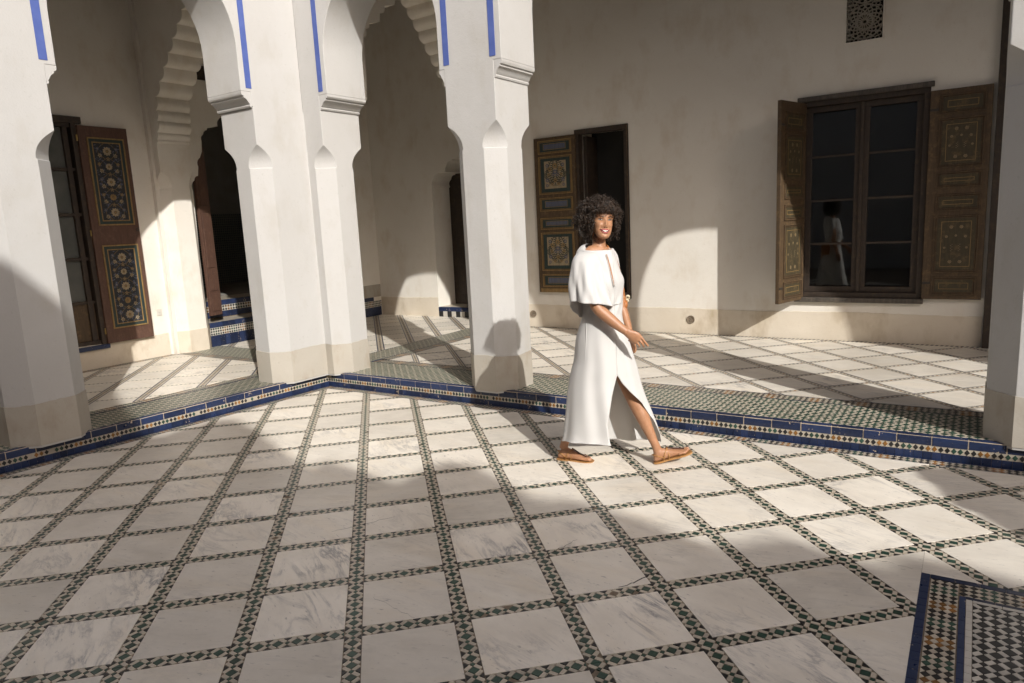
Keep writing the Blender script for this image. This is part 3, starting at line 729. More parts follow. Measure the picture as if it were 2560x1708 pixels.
# ceilings, roofs and the other two sides of the courtyard (they shade the foreground)
ce = MB().box(-3.5, XE, .0, 4.5, 5.56, 6.7).box(-3.5, -.1, YF, .0, 5.56, 6.7); tag(part('gallery_ceiling', ce, 'wood_dark', None), kind='structure')
tag(part('outer_shell', MB().box(-3.9, -3.5, YF - 4, -1.95, -.05, 6.9).box(-3.9, -3.5, -.55, .2, -.05, 6.9).box(-3.9, -3.5, -1.95, -.55, 3.25, 6.9).box(-3.9, -3.5, .2, 5.2, 5.6, 6.9).box(-3.5, XE + 4, 4.7, 5.2, -.05, 6.9), 'plaster_wall', None), kind='structure')
fw = MB().box(-3.5, 24, YF - 4.0, YF - .001, -.05, 6.4)
EAVE = [(2, -1.6), (6.6, -1.7), (7.6, -1.55), (8.36, -1.33), (8.95, -1.36), (9.35, -1.75), (9.7, -2.0), (10.1, -1.85), (10.5, -1.5), (10.9, -1.3), (11.2, -1.45), (11.5, -1.75), (11.75, -1.95), (12.0, -1.75), (12.3, -1.8), (12.7, -1.92), (13.0, -1.6), (13.3, -1.4), (13.6, -1.38), (13.85, -1.7), (14.15, -1.6), (14.45, -1.66), (14.75, -1.82), (15.1, -1.68), (15.4, -1.56), (15.7, -1.68), (16.0, -1.5), (16.3, -1.5), (16.7, -1.62), (17.2, -1.5), (18, -1.6), (24, -1.5)]
ev = [(-3.5, 6.3), (24, 6.3)] + [(x, (y + 8.6) * 1.0515) for x, y in reversed(EAVE)] + [(-3.5, 7.2)]
part_par = sheet(ev, lambda s, t_, z: (s, YF - t_, z), 0, .3)
fw.add(part_par.v, part_par.f)
tag(part('opposite_wing', fw, 'plaster_white', None, None, 0, True), kind='structure')
tag(part('right_wing', MB().box(XE, XE + 4, YF, 4.7, -.05, 5.4), 'plaster_white', None), kind='structure')
# ------------------------------------------------------------------ painted joinery
def frame_map(o, u, n):
    """local (u along width, v up, w out of the face) -> world"""
    o, u, n = Vector(o), Vector(u).normalized(), Vector(n).normalized()
    return lambda a, v, w_: (o.x + u.x * a + n.x * w_, o.y + u.y * a + n.y * w_, o.z + v)
def lbox(f, a0, a1, v0, v1, w0, w1, mb=None, mi=0):
    mb = mb or MB(); k = MB().box(a0, a1, v0, v1, w0, w1); k.xf(lambda x, y, z: f(x, y, z)); mb.add(k.v, k.f, mi); return mb
def rim(f, a0, a1, v0, v1, wd, w0, w1, mb=None, mi=0):
    mb = mb or MB()
    for q in ((a0, a1, v0, v0 + wd), (a0, a1, v1 - wd, v1), (a0, a0 + wd, v0 + wd, v1 - wd), (a1 - wd, a1, v0 + wd, v1 - wd)): lbox(f, *q, w0, w1, mb, mi)
    return mb
def flat(f, pts, w_, mb): mb.add([f(a, v, w_) for a, v in pts], [tuple(range(len(pts)))]); return mb
def rosette(f, a, v, r, w_, petals, core, n=8):
    for k in range(n):
        q = 2 * math.pi * k / n + .2; ca, sa = math.cos(q), math.sin(q); h = r * .20
        pts = [(.32 * r, -h * .7), (.75 * r, -h * 1.25), (1.0 * r, -h * .5), (1.0 * r, h * .5), (.75 * r, h * 1.25), (.32 * r, h * .7)]
        flat(f, [(a + x * ca - y * sa, v + x * sa + y * ca) for x, y in pts], w_, petals)
    flat(f, [(a + .26 * r * math.cos(k * 1.047), v + .26 * r * math.sin(k * 1.047)) for k in range(6)], w_ + .0002, core)
def leafp(f, a, v, L, ang, w_, mb, fat=.32):
    ca, sa = math.cos(ang), math.sin(ang)
    pts = [(0, 0), (.35 * L, -fat * L * .5), (.7 * L, -fat * L * .4), (L, 0), (.7 * L, fat * L * .4), (.35 * L, fat * L * .5)]
    flat(f, [(a + x * ca - y * sa, v + x * sa + y * ca) for x, y in pts], w_, mb)
def vine(f, pts, wd, w_, mb):
    for k in range(len(pts) - 1):
        p, q = Vector(pts[k]), Vector(pts[k + 1]); d = (q - p)
        if d.length < 1e-6: continue
        nn = Vector((-d.y, d.x)).normalized() * wd / 2
        flat(f, [tuple(p - nn), tuple(q - nn), tuple(q + nn), tuple(p + nn)], w_, mb)
def painting(f, a0, a1, v0, v1, w_, parent, style, rnd):
    """symmetric flower painting on one panel"""
    cream, gold, blue, leaf = MB(), MB(), MB(), MB(); A, V = a1 - a0, v1 - v0; m_ = (a0 + a1) / 2
    def both(fn, da, v, *r):
        for sg in (-1, 1): fn(sg, m_ + sg * da, v, *r)
    if style == 'long':
        rows = 5; pv = V / rows
        for k in range(rows):
            v = v0 + pv * (k + .5)
            rosette(f, m_, v, A * (.17 if k % 2 == 0 else .13), w_, cream if k != 1 else gold, gold, 10)
            both(lambda sg, a, vv: rosette(f, a, vv, A * .085, w_, cream, gold, 6), A * .30, v - pv * .28)
            both(lambda sg, a, vv: rosette(f, a, vv, A * .07, w_, gold if k % 2 else blue, cream, 6), A * .36, v + pv * .16)
            if k < rows - 1: rosette(f, m_, v + pv * .5, A * .085, w_, gold, cream, 5)
            for q in range(22):
                da, dv, an, L = rnd.uniform(.03, .46) * A, rnd.uniform(-.5, .5) * pv, rnd.uniform(-1.4, 1.4), rnd.uniform(.07, .12) * A
                mbq = (blue, leaf, blue, cream if q % 9 == 0 else blue)[q % 4]
                for sg in (-1, 1): leafp(f, m_ + sg * da, v + dv, L, an if sg > 0 else math.pi - an, w_ - .0001, mbq)
            for sg in (-1, 1):
                vine(f, [(m_ + sg * A * (.10 + .26 * abs(math.sin(u * math.pi))), v - pv * .5 + pv * u) for u in [i / 14 for i in range(15)]], A * .012, w_ - .00015, gold)
    else:
        base = v0 + V * .06
        for sg in (-1, 1):
            for cx, amp, top in ((.0, .16, .95), (.05, .36, .90), (.1, .44, .62)):
                pts = [(m_ + sg * A * (cx + amp * math.sin(u * 2.6) * u ** .5), base + V * top * u) for u in [i / 12 for i in range(13)]]
                vine(f, pts, A * .022, w_ - .00015, leaf)
                for k in range(2, 13, 1):
                    for h in (-1, 1): leafp(f, pts[k][0], pts[k][1], A * .11, math.pi / 2 + h * 1.0 - sg * .4, w_, leaf, .36)
            for da, dv, r_, mb_ in ((.26, .72, .085, gold), (.38, .30, .075, blue), (.38, .86, .07, blue), (.10, .50, .07, blue), (.30, .50, .055, gold), (.40, .10, .06, blue), (.16, .14, .06, gold)):
                rosette(f, m_ + sg * A * da, v0 + V * dv, A * r_ * 1.25, w_ + .0001, mb_, cream if mb_ is not gold else leaf, 7)
        rosette(f, m_, v0 + V * .84, A * .12, w_ + .0001, gold, leaf, 8); rosette(f, m_, v0 + V * .60, A * .11, w_ + .0001, blue, cream, 8); rosette(f, m_, v0 + V * .28, A * .09, w_ + .0001, gold, leaf, 8)
    for nm, mb, mt in (('cream_flowers', cream, 'paint_cream'), ('gold_flowers', gold, 'paint_gold'), ('blue_leaves', blue, 'paint_lilac'), ('dark_leaves', leaf, 'paint_leaf')):
        if mb.f: tag(part(nm, mb, mt, parent), kind='stuff')
def sparse_flowers(f, a0, a1, v0, v1, w_, parent, rnd):
    mb, core = MB(), MB(); A, V = a1 - a0, v1 - v0
    for da, dv, r_ in ((.32, .90, .075), (.68, .90, .075), (.16, .68, .06), (.84, .68, .06), (.5, .70, .05), (.10, .42, .05), (.90, .42, .05), (.32, .09, .075), (.68, .09, .075)):
        rosette(f, a0 + A * da, v0 + V * dv, A * r_, w_, mb, core, 7)
    for da in (.36, .64):
        for k in range(6):
            leafp(f, a0 + A * da, v0 + V * (.34 + .03 * k), A * .055, .5 + (0 if k % 2 else 2.2), w_, mb, .4)
    tag(part('pale_flowers', mb, 'paint_tan', parent), kind='stuff'); tag(part('flower_hearts', core, 'paint_gold', parent), kind='stuff')

rnd = random.Random(5)
# --- painted window-door on the left wall
ld = thing('painted_shutter', 'tall red-brown shutter with two flower-painted panels, folded open on the left wall', 'shutter', (-3.08, -.47, .44))
fL = frame_map((-3.068, -.765, .44), (0, 1, 0), (1, .0, 0)); LW, LH = .575, 2.58
part('leaf_board', lbox(fL, 0, LW, 0, LH, 0, .042), 'wood_red', ld, None, .004)
for v0, v1 in ((.17, 1.185), (1.42, 2.45)):
    pn = part('panel', lbox(fL, .135, LW - .105, v0 + .045, v1 - .045, .040, .0465), 'paint_navy', ld)
    part('gold_moulding', rim(fL, .085, LW - .055, v0, v1, .016, .040, .056), 'paint_gold', pn, None, .002)
    part('green_border', rim(fL, .101, LW - .071, v0 + .016, v1 - .016, .034, .040, .050), 'paint_teal', pn)
    part('cream_border', rim(fL, .135, LW - .105, v0 + .05, v1 - .05, .012, .0462, .0515), 'paint_gold', pn)
    painting(fL, .150, LW - .12, v0 + .065, v1 - .065, .0475, pn, 'long', rnd)
for v in (.12, 1.3, 2.4): part('hinge', MB().tube([fL(-.012, v, .03), fL(-.012, v + .07, .03)], .009, 8), 'brass', ld, 40)
part('bolt_ring', MB().tube([fL(LW - .035 + .018 * math.cos(k * .7), 1.36 + .018 * math.sin(k * .7), .058) for k in range(10)], .005, 6), 'iron', ld, 40)
lwn = thing('window', 'dark glazed window behind the left pillar, beside the open painted shutter', 'window', (-3.2, -1.24, .44))
fW = frame_map((-3.12, -1.72, .44), (0, 1, 0), (1, 0, 0))
fr = rim(fW, .0, .955, 0.0, 2.61, .05, -.06, .03); part('frame', fr, 'wood_dark', lwn, None, .003)
part('casing', lbox(fW, .895, .955, .0, 2.66, .03, .075).__class__().add(*(lambda k: (k.v, k.f))(lbox(fW, .90, .952, .0, 2.66, .031, .066))), 'wood_dark', lwn, None, .003)
part('lintel', lbox(fW, -.05, 1.02, 2.60, 2.675, .031, .075), 'wood_dark', lwn, None, .004)
for a in (.28, .82): part('stile', lbox(fW, a, a + .055, .05, 2.56, -.05, .02), 'wood_dark', lwn, None, .003)
for v in (.50, 1.02, 1.54, 2.06): part('glazing_bar', lbox(fW, .05, .905, v, v + .035, -.04, .01), 'wood_dark', lwn, None, .002)
part('lower_panel', lbox(fW, .051, .904, .052, .498, -.035, -.015), 'wood_brown', lwn)
for k in range(4):
    v = (.538, 1.058, 1.578, 2.098)[k]
    for a0, a1 in ((.055, .278), (.337, .818)): part('pane', lbox(fW, a0, a1, v, v + (.478 if k < 3 else .455), -.022, -.017), 'curtain_grey_glass', lwn)
part('curtain', MB().loft([[fW(.05 + .85 * k / 40, v, -.20 + .018 * math.sin(k * 1.3)) for k in range(41)] for v in (.05, 2.55)], False), 'plastic_white', lwn, 0)
part('sill', lbox(fW, -.02, .985, -.055, -.002, -.05, .072), 'tile_blue', lwn, None, .003)
tag(part('dark_box', MB().box(-4.3, -3.495, -1.9, -.6, .3, 3.2), 'dark_room', lwn), None)  # added near-black box that keeps the window dark inside

# --- doorway with a painted leaf on the back wall
dt = thing('doorway', 'narrow dark doorway in dark timber frame behind the woman', 'doorway', (1.63, 3.45, .62))
fD = frame_map((1.28, 3.45, .62), (1, 0, 0), (0, -1, 0))
part('frame', lbox(fD, -.04, .018, -.03, 2.20, -.10, .022, lbox(fD, .667, .725, -.03, 2.20, -.10, .022)), 'wood_dark', dt, None, .004)
part('lintel', lbox(fD, -.0395, .7245, 2.14, 2.2, -.099, .024), 'wood_dark', dt, None, .004)
part('beaded_trim', MB().add(*(lambda k: (k.v, k.f))(lbox(fD, .708, .716, -.02, 2.18, .0225, .029))), 'wood_brown', dt)
part('sill', lbox(fD, .0, .70, -.05, .0, -.12, .02), 'wood_dark', dt)
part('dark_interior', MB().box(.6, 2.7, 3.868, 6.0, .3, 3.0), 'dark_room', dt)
part('inner_leaf', lbox(fD, .03, .075, .02, 2.12, -.75, -.11), 'wood_dark', dt)
sl_ = thing('painted_shutter', 'narrow wooden shutter with blue and cream floral squares beside the dark doorway', 'shutter', (.94, 3.43, .66))
fS = frame_map((.628, 3.437, .665), (1, .0, 0), (.0, -1, 0)); SW, SHH = .632, 2.10
part('leaf_board', lbox(fS, 0, SW, 0, SHH, 0, .04), 'wood_brown', sl_, None, .004)
part('lit_bottom_edge', lbox(fS, .03, SW - .02, .0, .055, .0405, .046), 'paint_gold', sl_)  # warm light along the leaf's foot, painted as a gold strip
lay = [(.075, .255, 'bar'), (.30, .83, 'sq'), (.87, 1.03, 'bar'), (1.12, 1.30, 'bar'), (1.345, 1.85, 'sq'), (1.885, 2.06, 'bar')]
for v0, v1, kd in lay:
    pn = part('panel', lbox(fS, .10, SW - .085, v0 + .02, v1 - .02, .038, .043), 'paint_teal', sl_)
    part('gold_moulding', rim(fS, .065, SW - .05, v0, v1, .012, .038, .050, rim(fS, .085, SW - .07, v0 + .02, v1 - .02, .006, .038, .047)), 'paint_gold', pn, None, .0015)
    if kd == 'sq':
        part('painted_field', lbox(fS, .155, SW - .14, v0 + .075, v1 - .065, .0428, .0445), 'paint_cream', pn)
        painting(fS, .165, SW - .15, v0 + .085, v1 - .075, .0452, pn, 'bouquet', rnd)
    else:
        part('painted_field', lbox(fS, .16, SW - .145, v0 + .06, v1 - .055, .0428, .0445), 'paint_lilac', pn)
        part('cream_line', rim(fS, .150, SW - .135, v0 + .05, v1 - .045, .006, .0428, .0455), 'paint_tan', pn)

# --- large window with two carved shutters
wn = thing('window', 'large casement window with dark reflecting panes at the right', 'window', (4.69, 3.45, .65))
fw_ = frame_map((4.07, 3.45, .65), (1, 0, 0), (0, -1, 0)); WW, WH = 1.24, 2.15
part('frame', rim(fw_, 0, WW, 0, WH, .055, -.12, .012), 'wood_dark', wn, None, .004)
part('lintel', lbox(fw_, -.03, WW + .03, WH - .001, WH + .05, -.05, .045), 'wood_grey', wn, None, .006)
part('sill', lbox(fw_, -.03, WW + .02, -.055, -.001, -.08, .05), 'wood_grey', wn, None, .006)
for c0, c1 in ((.056, .612), (.628, 1.184)):
    cs = part('casement', rim(fw_, c0, c1, .056, WH - .056, .062, -.085, -.035), 'wood_dark', wn, None, .004)
    for k in range(1, 4):
        v = .118 + (WH - .236) * k / 4; part('glazing_bar', lbox(fw_, c0 + .062, c1 - .062, v - .012, v + .012, -.078, -.04), 'wood_dark', cs, None, .003)
    for k in range(4):
        v0, v1 = .118 + (WH - .236) * k / 4 + .012, .118 + (WH - .236) * (k + 1) / 4 - .012
        part('pane', lbox(fw_, c0 + .0622, c1 - .0622, v0, v1, -.062, -.058), 'glass', cs)
part('meeting_stile', lbox(fw_, .600, .640, .056, WH - .056, -.034, -.015), 'wood_dark', wn, None, .004)
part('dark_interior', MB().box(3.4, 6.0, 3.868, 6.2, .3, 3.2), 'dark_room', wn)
LAYR = [(.055, .28), (.33, .96), (.995, 1.20), (1.25, 1.44), (1.48, 1.90)]
LAYR = [(.045, .235), (.275, .86), (.905, 1.075), (1.135, 1.295), (1.335, 1.82), (1.86, 2.05)]
def carved(label, o, u, n, Wd, Hh, mat, loc):
    th_ = thing('carved_shutter', label, 'shutter', loc, 'carved shutters of the large window'); f = frame_map(o, u, n)
    part('leaf_board', lbox(f, 0, Wd, 0, Hh, 0, .045), 'wood_brown', th_, None, .004)
    for v0, v1 in LAYR:
        pn = part('panel', lbox(f, .11, Wd - .075, v0 + .018, v1 - .018, .042, .0475), mat, th_)
        part('moulding', rim(f, .085, Wd - .05, v0, v1, .014, .042, .060, rim(f, .105, Wd - .07, v0 + .02, v1 - .02, .010, .042, .054)), 'wood_brown', pn, None, .003)
        part('gold_line', rim(f, .150, Wd - .115, v0 + .062, v1 - .062, .005, .0472, .0488), 'paint_gold', pn)
        if v1 - v0 > .3: sparse_flowers(f, .16, Wd - .125, v0 + .075, v1 - .075, .0482, pn, rnd)
    for v in (.16, 1.9): part('hinge', lbox(f, .0, .075, v, v + .022, .0455, .051), 'iron', th_)
    return th_
carved('carved brown shutter with faded flowers lying open flat on the wall right of the window', (5.312, 3.44, .65), (1, 0, 0), (0, -1, 0), .525, 2.10, 'paint_olive', (5.57, 3.42, .65))
carved('carved shutter standing out from the wall left of the window, its lower half sunlit', (3.945, 2.905, .625), (.145, .545, 0), (.545, -.145, 0), .562, 2.16, 'paint_olive', (4.02, 3.15, .65))
# --- plaster grille above
gr = thing('window_grille', 'carved plaster grille with a star rosette high on the back wall', 'grille', (4.68, 3.45, 3.34))
fG = frame_map((4.49, 3.45, 3.335), (1, 0, 0), (0, -1, 0)); gw, gh = .378, .765
part('frame', rim(fG, 0, gw, 0, gh, .018, -.06, .008), 'plaster_wall', gr, None, .003)
lat = MB()
def bar(p, q, wd=.0045):
    p, q = Vector(p), Vector(q); d = q - p
    if d.length < 1e-5: return
    nn = Vector((-d.y, d.x)).normalized() * wd
    P = [p - nn, q - nn, q + nn, p + nn]; lat.add([fG(a.x, a.y, -.045) for a in P] + [fG(a.x, a.y, -.012) for a in P], [(4, 5, 6, 7), (0, 1, 5, 4), (1, 2, 6, 5), (2, 3, 7, 6), (3, 0, 4, 7)])
for cy in (.205, .56):
    cx = gw / 2; N = 16
    pt = lambda r, k: (cx + r * math.cos(2 * math.pi * k / N), cy + r * math.sin(2 * math.pi * k / N))
    for k in range(N):
        bar(pt(.022, k), pt(.085, k + .0)); bar(pt(.085, k - .5), pt(.098, k)); bar(pt(.098, k), pt(.085, k + .5)); bar(pt(.085, k - .5), pt(.06, k)); bar(pt(.06, k), pt(.085, k + .5))
        bar(pt(.022, k), pt(.022, k + 1)); bar(pt(.098, k), pt(.128, k + .5)); bar(pt(.098, k), pt(.128, k - .5)); bar(pt(.128, k - .5), pt(.145, k)); bar(pt(.145, k), pt(.128, k + .5)); bar(pt(.145, k), pt(.17, k + .25)); bar(pt(.145, k), pt(.17, k - .25)); bar(pt(.17, k - .25), pt(.17, k + .25)); bar(pt(.17, k + .25), pt(.17, k + .75))
for i in range(9):
    for j in range(18):
        a, v = .03 + i * .040 + (.02 if j % 2 else 0), .03 + j * .042
        if a > gw - .03 or min(math.hypot(a - gw / 2, v - .205), math.hypot(a - gw / 2, v - .56)) < .172: continue
        for k in range(6): bar((a + .021 * math.cos(k * 1.047), v + .021 * math.sin(k * 1.047)), (a + .021 * math.cos((k + 1) * 1.047), v + .021 * math.sin((k + 1) * 1.047)), .003)
tag(part('lattice', lat, 'plaster_dado', gr), kind='stuff')
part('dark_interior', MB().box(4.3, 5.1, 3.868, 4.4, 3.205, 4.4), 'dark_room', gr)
# --- tall door post at the right end of the wall
tp = thing('door_post', 'tall dark timber door post rising beside the right pillar', 'door post', (5.95, 3.44, H))
part('post', MB().box(5.868, 6.018, 3.36, 3.449, H, 4.7), 'wood_dark', tp, None, .004)
part('hinge_plate', MB().box(5.93, 5.985, 3.352, 3.3605, 2.50, 2.70), 'iron', tp)
part('dark_void', MB().box(6.02, 8.2, 3.62, 3.68, H, 4.6), 'wood_dark', tp)  # dark sheet standing in for the unlit opening beyond the post
# --- drains and sockets
def drain(label, x, z):
    t_ = thing('wall_drain', label, 'drain', (x, 3.44, z), 'perforated round drains in the wall foot')
    n = 28; f = frame_map((x, 3.443, z), (1, 0, 0), (0, -1, 0))
    mb = MB().loft([[f(r_ * math.cos(6.2832 * k / n), r_ * math.sin(6.2832 * k / n), w_) for k in range(n)] for r_, w_ in ((.050, .0), (.050, .012), (.043, .013), (.041, .004), (.001, .003))], True)
    part('ring', mb, 'grout', t_, 40)
    for a, v in ((0, 0), (.02, .008), (-.02, .01), (.006, -.022), (-.012, -.02), (.008, .024)):
        part('hole', MB().add([f(a + .0045 * math.cos(k), v + .0045 * math.sin(k), .0045) for k in range(6)], [tuple(range(6))]), 'tile_black', t_)
drain('round perforated drain left of the woman in the wall foot', .48, .345)
drain('round perforated drain right of the woman in the sunlit wall foot', 2.807, .341)
sk = thing('wall_socket', 'small white electric socket on the sunlit left wall', 'socket', (-3.09, -.05, .73)); f = frame_map((-3.089, -.083, .688), (0, 1, 0), (1, 0, 0))
part('plate', lbox(f, 0, .07, 0, .082, 0, .010), 'plastic_white', sk, None, .003)
part('well', MB().loft([[f(.035 + r_ * math.cos(6.2832 * k / 20), .041 + r_ * math.sin(6.2832 * k / 20), w_) for k in range(20)] for r_, w_ in ((.022, .0102), (.022, .013), (.018, .013), (.018, .0107), (.001, .0106))], True), 'plastic_white', sk, 40)
for a in (.028, .042): part('hole', MB().add([f(a + .003 * math.cos(k), .041 + .003 * math.sin(k), .0112) for k in range(6)], [tuple(range(6))]), 'tile_black', sk)

# ------------------------------------------------------------------ tiled steps and the dark room beyond
def tiled_step(label, f, L, z0, zt, layers, depth, first=.0):
    """layers: list of (z0, z1, kind) on the riser; f maps (along, out, z)"""
    c = f(L / 2, 0, z0); t_ = thing('tiled_step', label, 'step', (c[0], c[1], z0))
    part('core', MB().box(0, L, -depth, -.004, z0 - .02, zt - .004).xf(f), 'grout', t_)
    part('tread', MB().box(.002, L - .002, -depth + .002, -.034, zt - .003, zt + .001).xf(f), 'tile_cream', t_)
    for a, b, kd in layers:
        if kd in ('blue_long', 'blue_thin', 'bw'):
            wd = {'blue_long': .20, 'blue_thin': .075, 'bw': .09}[kd]; n = int(L / wd)
            for k in range(n):
                x0 = k * wd + .0015; x1 = (k + 1) * wd - .0015
                if kd == 'blue_long': mb = MB().loft([[(x, q, z) for q, z in ((-.006, a), (.004, a), (.0045, b - .008), (-.002, b + .001), (-.032, b + .002), (-.032, b - .006))] for x in (x0, x1)], True, True, True)
                else: mb = MB().box(x0, x1, -.006, .002 + random.uniform(0, .0015), a + .001, b - .001)
                mb.xf(f); part('blue_tile' if kd != 'bw' else ('black_tile', 'white_tile')[k % 2], mb, 'tile_blue' if kd != 'bw' else ('tile_black', 'tile_white')[k % 2], t_, 45 if kd == 'blue_long' else None)
        else:
            part('cream_strip', MB().box(0, L, -.005, .0005, a + .001, b - .001).xf(f), 'tile_white', t_)
            rows = kd; d = (b - a) / rows; n = int(L / d); groups = {}
            for k in range(n):
                for r_ in range(rows):
                    cx, cz = (k + .5) * d, a + (r_ + .5) * d; mt = SEQ[(k + (r_ == 1)) % 8]; q = d * .46
                    groups.setdefault(mt, MB()).add([(cx - q, .002, cz), (cx, .002, cz - q), (cx + q, .002, cz), (cx, .002, cz + q)], [(0, 1, 2, 3)])
            for mt, mb in groups.items(): tag(part(NM[mt], mb.xf(f), mt, t_), kind='stuff')
    return t_
fs1 = lambda x, o, z: (-3.018 + o, .60 + x, z)
tiled_step('lower blue tiled step with three rows of lozenges, in the left doorway', fs1, 3.385, H, .486, [(H + .002, .312, 'blue_thin'), (.312, .420, 3), (.420, .486, 'blue_long')], .46)
fs2 = lambda x, o, z: (-3.462 + o, .60 + x, z)
tiled_step('upper blue tiled step with two rows of lozenges, deeper in the left doorway', fs2, 3.385, .486, .742, [(.50, .585, 'blue_thin'), (.585, .672, 2), (.672, .742, 'blue_long')], .6)
fs3 = lambda x, o, z: (-1.73 + x, 4.0 - o, z)
tiled_step('low step with blue edge over black and white squares in the corner doorway', fs3, 1.55, H, .319, [(H + .003, .251, 'bw'), (.251, .319, 'blue_long')], .45)
rm = thing('dark_room', 'unlit room seen through the left doorway, tiled dado on its far wall', 'room', (-5, 2, .5))
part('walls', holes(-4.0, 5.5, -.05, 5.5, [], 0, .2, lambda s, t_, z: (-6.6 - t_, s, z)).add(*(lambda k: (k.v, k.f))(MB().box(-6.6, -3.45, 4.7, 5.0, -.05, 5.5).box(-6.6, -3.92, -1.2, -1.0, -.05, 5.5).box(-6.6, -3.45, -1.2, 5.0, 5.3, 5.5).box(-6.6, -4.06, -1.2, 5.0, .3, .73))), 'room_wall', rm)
mb = MB()
for i in range(120):
    for j in range(30):
        y, z = -.6 + i * .045, .75 + j * .045
        mb.add([(-6.594, y + .004, z + .004), (-6.594, y + .041, z + .004), (-6.594, y + .041, z + .041), (-6.594, y + .004, z + .041)], [(0, 1, 2, 3)])
tag(part('dado_tile', mb, 'room_tile', rm), kind='stuff')
wd_ = thing('wooden_door_leaf', 'panelled wooden door leaf standing open in the left doorway', 'door', (-3.25, .62, .58)); f = frame_map((-3.02, .615, .585), (-.96, .28, 0), (.28, .96, 0))
f = frame_map((-3.05, .66, .585), (-.25, .97, 0), (.97, .25, 0))
part('leaf_board', lbox(f, 0, .21, 0, 2.98, -.03, .02), 'wood_red', wd_, None, .004)
for v0, v1 in ((.06, .30), (.34, .56), (.66, 1.4), (1.5, 2.5)):
    part('panel', lbox(f, .03, .165, v0, v1, .0195, .030), 'wood_red', wd_, None, .008)
cd = thing('corner_door', 'dark wooden door at the back of the corner doorway', 'door', (-.95, 4.45, .32))
part('leaf_board', MB().box(-1.75, -.15, 4.47, 4.53, .2, 3.1), 'wood_dark', cd)
for k in range(3): part('panel', MB().box(-1.62 + k * .5, -1.22 + k * .5, 4.455, 4.471, .5, 2.3), 'wood_dark', cd, None, .01)
# ------------------------------------------------------------------ citrus tree to the right, out of the picture (its shade reaches the floor)
TX, TY = 10.15, -3.08
tr = thing('orange_tree', 'small orange tree beyond the right edge of the picture', 'tree', (TX, TY, 0))
part('trunk', MB().tube([(TX, TY, 0), (TX + .02, TY - .02, .7), (TX - .04, TY + .02, 1.5), (TX, TY, 2.3)], [.09, .075, .065, .04], 10).tube([(TX - .03, TY + .02, 1.4), (TX + .3, TY - .2, 2.1), (TX + .5, TY - .3, 2.5)], [.045, .03, .012], 7).tube([(TX - .03, TY + .02, 1.5), (TX - .5, TY + .2, 2.2), (9.26, -2.73, 2.5)], [.045, .03, .012], 7), 'wood_grey', tr, 50)
simple('leaf_green', (.045, .085, .022), .5, (.075, .12, .03), 9)
mb = MB()
for k in range(6500):
    q = Vector((rnd.gauss(0, 1), rnd.gauss(0, 1), rnd.gauss(0, 1))).normalized() * rnd.uniform(.1, 1) ** .4
    c = Vector((TX, TY, 2.5)) + Vector((q.x * .66, q.y * .66, q.z * .55)) if k > 500 else Vector((9.26, -2.73, 2.5)) + q * .13
    a = Vector((rnd.gauss(0, 1), rnd.gauss(0, 1), rnd.gauss(0, .6))).normalized(); b_ = a.cross(Vector((rnd.gauss(0, 1), rnd.gauss(0, 1), rnd.gauss(0, 1)))).normalized()
    Lf, B = .05, .024; mb.add([tuple(c - a * Lf), tuple(c + b_ * B), tuple(c + a * Lf), tuple(c - b_ * B)], [(0, 1, 2, 3)])
part('crown', mb, 'leaf_green', tr)
# ------------------------------------------------------------------ the walking woman (local x to her front, y away from the viewer, z up)
from mathutils.bvhtree import BVHTree
WO = Vector((3.74, -.93, 0)); WR = math.radians(33.12)
person = thing('person', 'woman in a long white dress walking across the tiled courtyard, smiling', 'person', WO, None, WR)
m, t, b = newmat('skin'); p = pos(t)
t.links.new(mixc(t, ramp(t, noise(t, p, 30, 4), [(.35, 0.0), (.7, 1.0)]), (.43, .222, .122), (.365, .18, .095)), b.inputs['Base Color'])
b.inputs['Roughness'].default_value = .46; b.inputs['Subsurface Weight'].default_value = .12; b.inputs['Subsurface Radius'].default_value = (.012, .005, .003); b.inputs['Subsurface Scale'].default_value = .6
simple('lips', (.40, .10, .095), .38); simple('teeth', (.80, .76, .68), .3); simple('eye_white', (.62, .58, .53), .3); simple('iris', (.018, .010, .007), .2)
simple('hair', (.014, .009, .006), .36, (.042, .025, .015), 40); simple('leather', (.42, .165, .05), .5, (.34, .125, .035), 25); simple('sandal', (.44, .235, .085), .5, (.36, .18, .06), 30)
simple('bead', (.07, .03, .022), .25); simple('rope', (.72, .64, .47), .8, (.6, .52, .37), 60); simple('nail', (.58, .32, .24), .3)
m, t, b = newmat('dress_cloth'); p = pos(t)
t.links.new(mixc(t, noise(t, p, 4, 3), (.60, .592, .578), (.565, .556, .54)), b.inputs['Base Color']); b.inputs['Roughness'].default_value = .8; b.inputs['Sheen Weight'].default_value = .15
bump(t, b, mth(t, 'ADD', mth(t, 'MULTIPLY', noise(t, p, 350, 2), .25), noise(t, vscale(t, p, (1, 1, .4)), 9, 3)), .16, .006)
def L(x, z, d): return (x, -d, z)                 # d = towards the viewer
def wl(mb):                                        # local -> world
    c, s_ = math.cos(WR), math.sin(WR); return mb.xf(lambda x, y, z: (WO.x + c * x - s_ * y, WO.y + s_ * x + c * y, z))
def wpart(name, mb, mat, parent=None, smooth=0, **k): return part(name, wl(mb), mat, parent or person, smooth, **k)
